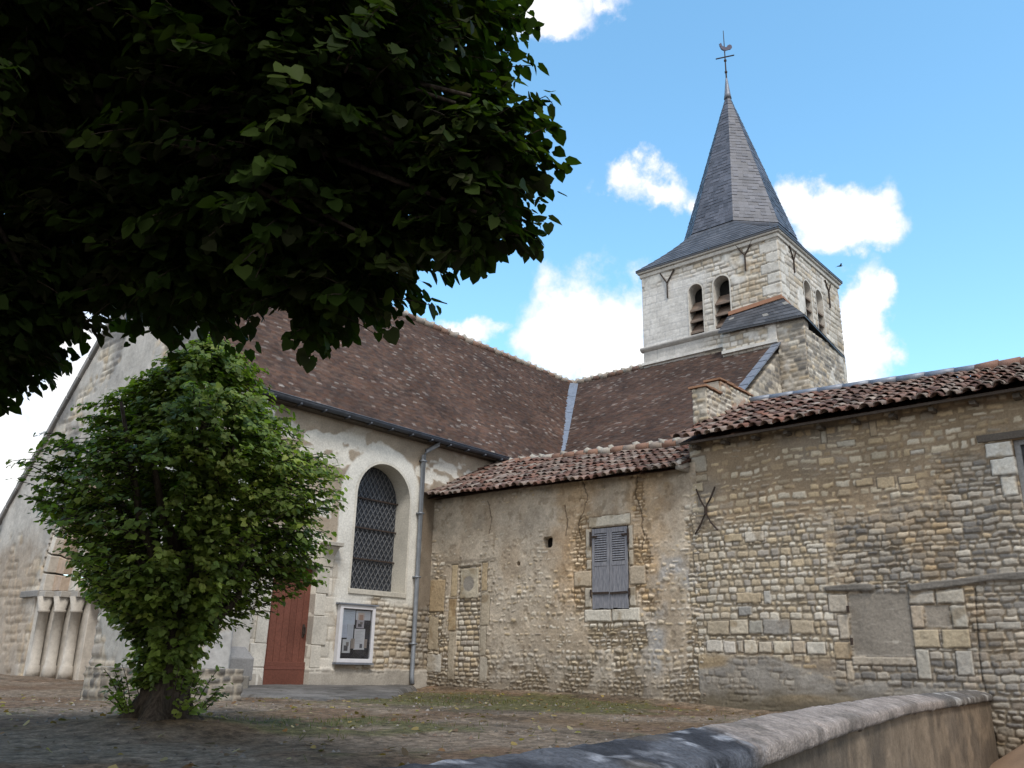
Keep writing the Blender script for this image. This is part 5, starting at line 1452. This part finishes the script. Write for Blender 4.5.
def sprays(rng, starts, ends, nleaf, size, cols, droop=.25, start_f=.35, side=.55):
    """leafy twigs: curved from start to end, alternate leaves; returns leaf arrays and twig paths"""
    P = []; D = []; Nn = []; S = []; C = []; paths = []
    for a, e in zip(starts, ends):
        v = e - a; ln = np.linalg.norm(v); d0 = v / ln
        mid = a + v * .5 + np.array((0, 0, .10 * ln)); tip = e - np.array((0, 0, droop * ln * .5))
        paths.append((a, mid, tip))
        k = max(3, int(nleaf * rng.uniform(.7, 1.3)))
        tone = rng.uniform(.7, 1.3); cb = cols[rng.integers(len(cols))]
        for i in range(k):
            f = start_f + (1 - start_f) * (i + rng.random() * .6) / k
            p = (1 - f) ** 2 * a + 2 * f * (1 - f) * mid + f * f * tip
            t = 2 * (1 - f) * (mid - a) + 2 * f * (tip - mid); t /= np.linalg.norm(t)
            sd = np.cross(t, (0, 0, 1)); sd /= max(1e-6, np.linalg.norm(sd)); sg = 1 if i % 2 else -1
            d = t * .6 + sd * sg * side * rng.uniform(.7, 1.6) + np.array((0, 0, -.40)) + rng.normal(0, .28, 3)
            n = np.array((0, 0, 1.0)) * .9 + d0 * .55 + rng.normal(0, .38, 3)
            s = size * rng.uniform(.55, 1.3) * (1 - .25 * f)
            P.append(p + sd * sg * .12 * s + rng.normal(0, .012, 3)); D.append(d); Nn.append(n); S.append(s)
            C.append(np.array(cb) * tone * rng.uniform(.8, 1.2))
    return np.array(P), np.array(D), np.array(Nn), np.array(S), np.array(C), paths


def twig_mesh(paths, r0, r1, seg=4):
    V = []; Q = []
    for a, m, t in paths:
        ring = []
        for i in range(seg):
            f = .30 + .60 * i / (seg - 1); p = (1 - f) ** 2 * a + 2 * f * (1 - f) * m + f * f * t
            d = 2 * (1 - f) * (m - a) + 2 * f * (t - m); d = d / np.linalg.norm(d)
            u = np.cross(d, (.3, .2, .93)); u /= np.linalg.norm(u); w = np.cross(d, u); r = r0 + (r1 - r0) * f
            b = len(V)
            for k in range(4): V.append(p + r * (u * math.cos(PI / 2 * k) + w * math.sin(PI / 2 * k)))
            if i:
                for k in range(4): Q.append((b - 4 + k, b - 4 + (k + 1) % 4, b + (k + 1) % 4, b + k))
    return V, Q


GREENS = [(.155, .205, .042), (.125, .175, .036), (.18, .235, .05), (.095, .135, .032), (.22, .255, .06), (.138, .182, .048)]


def small_tree():
    rng = np.random.default_rng(77)
    base = np.array((3.78, 7.08, 1.03))
    root = thing('bushy_tree', 'small bushy linden tree with dense green crown nearly to the ground before the church', 'tree', tuple(base))
    # fluted, flaring trunk
    V = []; F = []; nk = 28; hs = [-.15, 0, .06, .14, .25, .4, .6, .9, 1.3]
    for i, h in enumerate(hs):
        r = .155 + .22 * math.exp(-max(h, -.02) / .14) + (.05 if h < 0 else 0)
        for k in range(nk):
            a = 2 * PI * k / nk
            fl = 1 + (.26 * math.exp(-max(h, 0) / .22) + .07) * math.sin(5 * a + .7 + h) + .08 * math.sin(11 * a + 2 * h) + .05 * rng.normal()
            V.append((base[0] + r * fl * math.cos(a) + .03 * h, base[1] + r * fl * math.sin(a), base[2] + h))
    for i in range(len(hs) - 1):
        for k in range(nk): F.append((i * nk + k, i * nk + (k + 1) % nk, (i + 1) * nk + (k + 1) % nk, (i + 1) * nk + k))
    b = MB(); b.add(V, F, (.1, .08, .06))
    limbs = []
    for i in range(16):
        az = i * 2.4; h = rng.uniform(.5, 1.35); L_ = rng.uniform(.7, 1.1); up = rng.uniform(.5, 1.6)
        p0 = base + (0, 0, h); p1 = p0 + np.array((math.cos(az) * L_ * .5, math.sin(az) * L_ * .5, up * .55)); p2 = p0 + np.array((math.cos(az) * L_ * .85, math.sin(az) * L_ * .85, up * 1.15))
        b.tube([p0, p1, p2], [.05, .035, .014], 7, (.1, .08, .06), .1); limbs.append((p0, p1, p2))
    b.tube([base + (.03, 0, 1.2), base + (.05, .02, 2.1), base + (.02, 0, 3.0)], [.14, .08, .02], 9, (.1, .08, .06), .08)
    b.build('trunk', M_BARK, root, True)
    prof_h = [.05, .3, .55, .9, 1.3, 1.7, 2.1, 2.5, 2.9, 3.2, 3.42]; prof_r = [.15, .22, .30, .58, .93, 1.12, 1.12, .93, .68, .40, .12]
    starts = []; ends = []
    lump = lambda a, h: 1 + .14 * math.sin(3 * a + 2.6 * h) + .12 * math.sin(5 * a - 3 * h + 1)
    rgt = np.array((rr.x, rr.y, 0)); rgt /= np.linalg.norm(rgt)
    while len(starts) < 3400:
        h = rng.uniform(.35, 3.42); r = np.interp(h, prof_h, prof_r)
        if rng.random() > (r + .35) / 1.6: continue
        az = rng.uniform(0, 2 * PI); o = np.array((math.cos(az), math.sin(az), 0))
        if float(vn(np.array(3 + 1.7 * math.cos(az) + .8 * h), np.array(5 + 1.7 * math.sin(az) + 1.9 * h), 951)) < -.30 and rng.random() < .8: continue
        k = lump(az, h) * (1 + .02 * float(o @ rgt)) * rng.choice([rng.uniform(.55, 1.0), rng.uniform(.88, 1.12)])
        e = base + o * r * k + (0, 0, h)
        tl = rng.uniform(.35, .62) * min(1, .4 + r * .6)
        s = e - o * tl * rng.uniform(.7, 1) - np.array((0, 0, tl * rng.uniform(-.1, .6)))
        starts.append(s); ends.append(e)
    for i in range(46):                                        # shoots at the foot
        az = rng.uniform(0, 2 * PI); o = np.array((math.cos(az), math.sin(az), 0))
        if abs(float(o @ rgt)) < .45: continue
        s = base + o * .26 + (0, 0, .02); e = base + o * rng.uniform(.32, .55) + (0, 0, rng.uniform(.2, .65)); starts.append(s); ends.append(e)
    P, D, Nn, S, C, paths = sprays(rng, starts, ends, 13, .060, GREENS, .35, .25)
    # inner leaves keep the crown closed
    V, Q, Cc = leaves_mesh(P, D, Nn, S, C, rng)
    link('crown', mesh_np('small_crown', V, [Q], Cc), M_LEAF_S, root)
    V, Q = twig_mesh(paths, .007, .002); link('twigs', mesh_np('small_twigs', V, [np.array(Q)], np.full((len(V), 3), .08)), M_BARK, root)


small_tree()


def big_tree():
    rng = np.random.default_rng(91)
    base = np.array((-.35, 5.35, 1.0))
    root = thing('linden_tree', 'large dark linden tree whose leafy crown overhangs the yard at upper left', 'tree', tuple(base))
    ells = [((.45, 4.95, 5.6), (2.25, 2.25, 2.35)), ((2.06, 3.25, 4.75), (1.13, 1.15, 1.36)), ((1.9, 4.2, 4.05), (.85, .85, .80)), ((.9, 5.4, 4.15), (1.05, 1.05, 1.05)), ((-1.3, 5.6, 5.8), (2.2, 2.4, 2.4)), ((.9, 4.0, 5.6), (1.6, 1.6, 1.6)), ((2.38, 3.08, 3.60), (.50, .5, .42)), ((2.3, 3.4, 3.5), (.45, .45, .38)), ((2.5, 2.45, 3.95), (.45, .42, .35)), ((2.58, 2.55, 3.66), (.38, .38, .28)), ((1.35, 4.75, 3.45), (.55, .55, .5)), ((1.36, 4.85, 3.2), (.36, .36, .42)), ((1.9, 3.9, 3.75), (.6, .6, .45)), ((1.0, 3.9, 4.9), (.9, .9, .9)), ((1.5, 3.6, 5.2), (.9, .9, .9))]
    b = MB()
    b.tube([base + (0, 0, -.1), base + (.02, 0, .3), base + (.05, 0, 1.4), base + (.2, -.05, 2.8), base + (.5, -.1, 4.2), base + (.7, -.1, 5.8)], [.42, .30, .25, .22, .16, .06], 14, (.1, .08, .06), .06)
    lim = []
    for (c, r) in ells:
        c = np.array(c); r = np.array(r)
        for i in range(4):
            d = rng.normal(size=3); d /= np.linalg.norm(d); e = c + d * r * .6
            s = base + np.array((.2 + .1 * rng.random(), -.05, rng.uniform(3.4, 4.4))); m = s * .5 + e * .5 + (0, 0, .35)
            b.tube([s, s * .6 + m * .4 + (0, 0, .1), m, e], [.07, .05, .03, .008], 7, (.1, .08, .06), .08)
    b.build('trunk', M_BARK, root, True)
    starts = []; ends = []
    E = [(np.array(c), np.array(r)) for c, r in ells]
    wts = np.array([r[0] * r[2] for c, r in ells]); wts[0] *= 1.0; wts[7:] *= 1.5; wts[1] *= 2.0; wts[2] *= 1.6; wts[3] *= 1.3; wts /= wts.sum()
    camp = np.array((0, 0, EYE)); tries = 0
    while len(starts) < 12000 and tries < 260000:
        tries += 1
        i = rng.choice(len(E), p=wts); c, r = E[i]
        d = rng.normal(size=3); d /= np.linalg.norm(d)
        q = rng.uniform(.60, 1.10) if rng.random() < .8 else rng.uniform(.3, .7)
        e = c + d * r * q * (1 + .10 * math.sin(7 * d[0] + 3 * i) * math.cos(6 * d[2] + 5 * d[1]))
        if q < .95 and any((((e - c2) / r2) ** 2).sum() < .25 for j, (c2, r2) in enumerate(E) if j != i): continue
        if np.linalg.norm(e - camp) < 2.9: continue
        tl = rng.uniform(.3, .6); o = d * np.array((1, 1, .35)); o /= np.linalg.norm(o)
        s = e - o * tl - np.array((0, 0, rng.uniform(-.05, .2)))
        starts.append(s); ends.append(e)
    P, D, Nn, S, C, paths = sprays(rng, starts, ends, 13, .088, [tuple(np.array(g) * (.16, .205, .2)) for g in GREENS] + [(.036, .042, .02)], .3, .3)  # small tree's greens darkened: the crown's shade is put into the leaf colour
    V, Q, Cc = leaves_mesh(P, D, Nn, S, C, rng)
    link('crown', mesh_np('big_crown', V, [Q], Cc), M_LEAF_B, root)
    V, Q = twig_mesh(paths, .006, .0018); link('twigs', mesh_np('big_twigs', V, [np.array(Q)], np.full((len(V), 3), .05)), M_BARK, root)


big_tree()


# ================================================================== SMALL THINGS
def ground_cover():
    rng = np.random.default_rng(5)
    # short grass in patches
    V = []; Q = []; C = []
    n = 0
    for _ in range(26000):
        x = rng.uniform(3.2, 13.3); y = rng.uniform(3.4, 13.6)
        g = max(1 - math.hypot((x - 10.6) / 2.6, (y - 9.8) / 3.0), (1 - math.hypot(x - 5.2, y - 6.6) / 1.5) * .8)
        if rng.random() > max(.012, g * .8): continue
        if vn(np.array(x * 1.6), np.array(y * 1.6), 961) < -.1: continue
        z = float(yard_h(np.array(x), np.array(y)))
        h = rng.uniform(.02, .055); az = rng.uniform(0, 2 * PI); w = .0045
        dx, dy = math.cos(az), math.sin(az); lx, ly = rng.normal(0, .02, 2)
        V += [(x - dx * w, y - dy * w, z - .01), (x + dx * w, y + dy * w, z - .01), (x + lx + dx * w * .3, y + ly + dy * w * .3, z + h), (x + lx - dx * w * .3, y + ly - dy * w * .3, z + h)]
        Q.append((n, n + 1, n + 2, n + 3)); n += 4
        c = np.array(((.10, .11, .035), (.13, .11, .05), (.075, .095, .03))[rng.integers(3)]) * rng.uniform(.8, 1.2); C += [c] * 4
    tag(link('grass', mesh_np('grass', V, [np.array(Q)], np.array(C)), M_LEAF_S), 'short patchy grass growing in the churchyard earth', 'grass', kind='stuff')
    # fallen leaves
    n = 900; x = rng.uniform(2, 13.2, n); y = rng.uniform(3.2, 13.6, n)
    P = np.stack([x, y, yard_h(x, y) + .012], -1); D = rng.normal(size=(n, 3)) * (1, 1, .15); Nn = np.array((0, 0, 1.)) + rng.normal(0, .3, (n, 3))
    C = np.array([((.30, .22, .08), (.20, .11, .05), (.34, .28, .16), (.14, .09, .05), (.11, .075, .045), (.16, .10, .06))[i] for i in rng.integers(0, 6, n)]) * rng.uniform(.7, 1.2, (n, 1))
    V, Q, C = leaves_mesh(P, D, Nn, rng.uniform(.03, .07, n), C, rng)
    tag(link('fallen_leaves', mesh_np('fallen_leaves', V, [Q], C), M_LEAF_S), 'dry fallen leaves scattered over the yard', 'fallen leaves', kind='stuff')
    # pebbles
    b = MB(); random.seed(3)
    for i in range(1500):
        x = random.uniform(2, 13.2); y = random.uniform(3.3, 13.8)
        r = random.uniform(.006, .02) * (1.6 if random.random() < .06 else 1); z = float(yard_h(np.array(x), np.array(y))) + r * .3
        c = np.array(random.choice([(.17, .145, .12), (.13, .11, .09), (.22, .19, .16), (.15, .10, .07), (.11, .09, .07), (.10, .075, .055)]))
        V = [(x + r * random.uniform(.8, 1.4) * math.cos(a), y + r * random.uniform(.8, 1.4) * math.sin(a), z - r * .5) for a in np.linspace(0, 2 * PI, 6)[:-1]] + [(x, y, z + r * .6)]
        b.add(V, [(k, (k + 1) % 5, 5) for k in range(5)], c)
    tag(b.build('gravel', M_STONE, None, True), 'small pale stones scattered over the yard', 'gravel', kind='stuff')


ground_cover()

# a swallow beside the tower
o = thing('bird', 'small dark bird flying right of the bell tower', 'bird', tuple(Vector((0, 0, EYE)) + (fw * 850 + rr * (840 - 512) + uu * (384 - 266)) / 850 * 36))
c = Vector(o.location); f = Vector((.75, -.62, .2)).normalized(); s = f.cross(Vector((0, 0, 1))).normalized(); u = s.cross(f)
b = MB(); b.tube([c - f * .13, c - f * .08, c + f * .0, c + f * .06, c + f * .10, c + f * .125], [.008, .022, .034, .03, .018, .003], 8)
for sg in (1, -1):
    b.add([c + f * .05, c - f * .04, c + s * sg * .10 + u * .05 - f * .02, c + s * sg * .22 + u * .03 - f * .10, c + s * sg * .12 + u * .055 + f * .05], [(0, 1, 2, 4), (2, 3, 4)])
    b.add([c - f * .11, c - f * .12 + s * sg * .02, c - f * .24 + s * sg * .05], [(0, 1, 2)])
m_ = b.build('body', plain_mat('dark_feathers', (.03, .03, .035), .8), o, True)
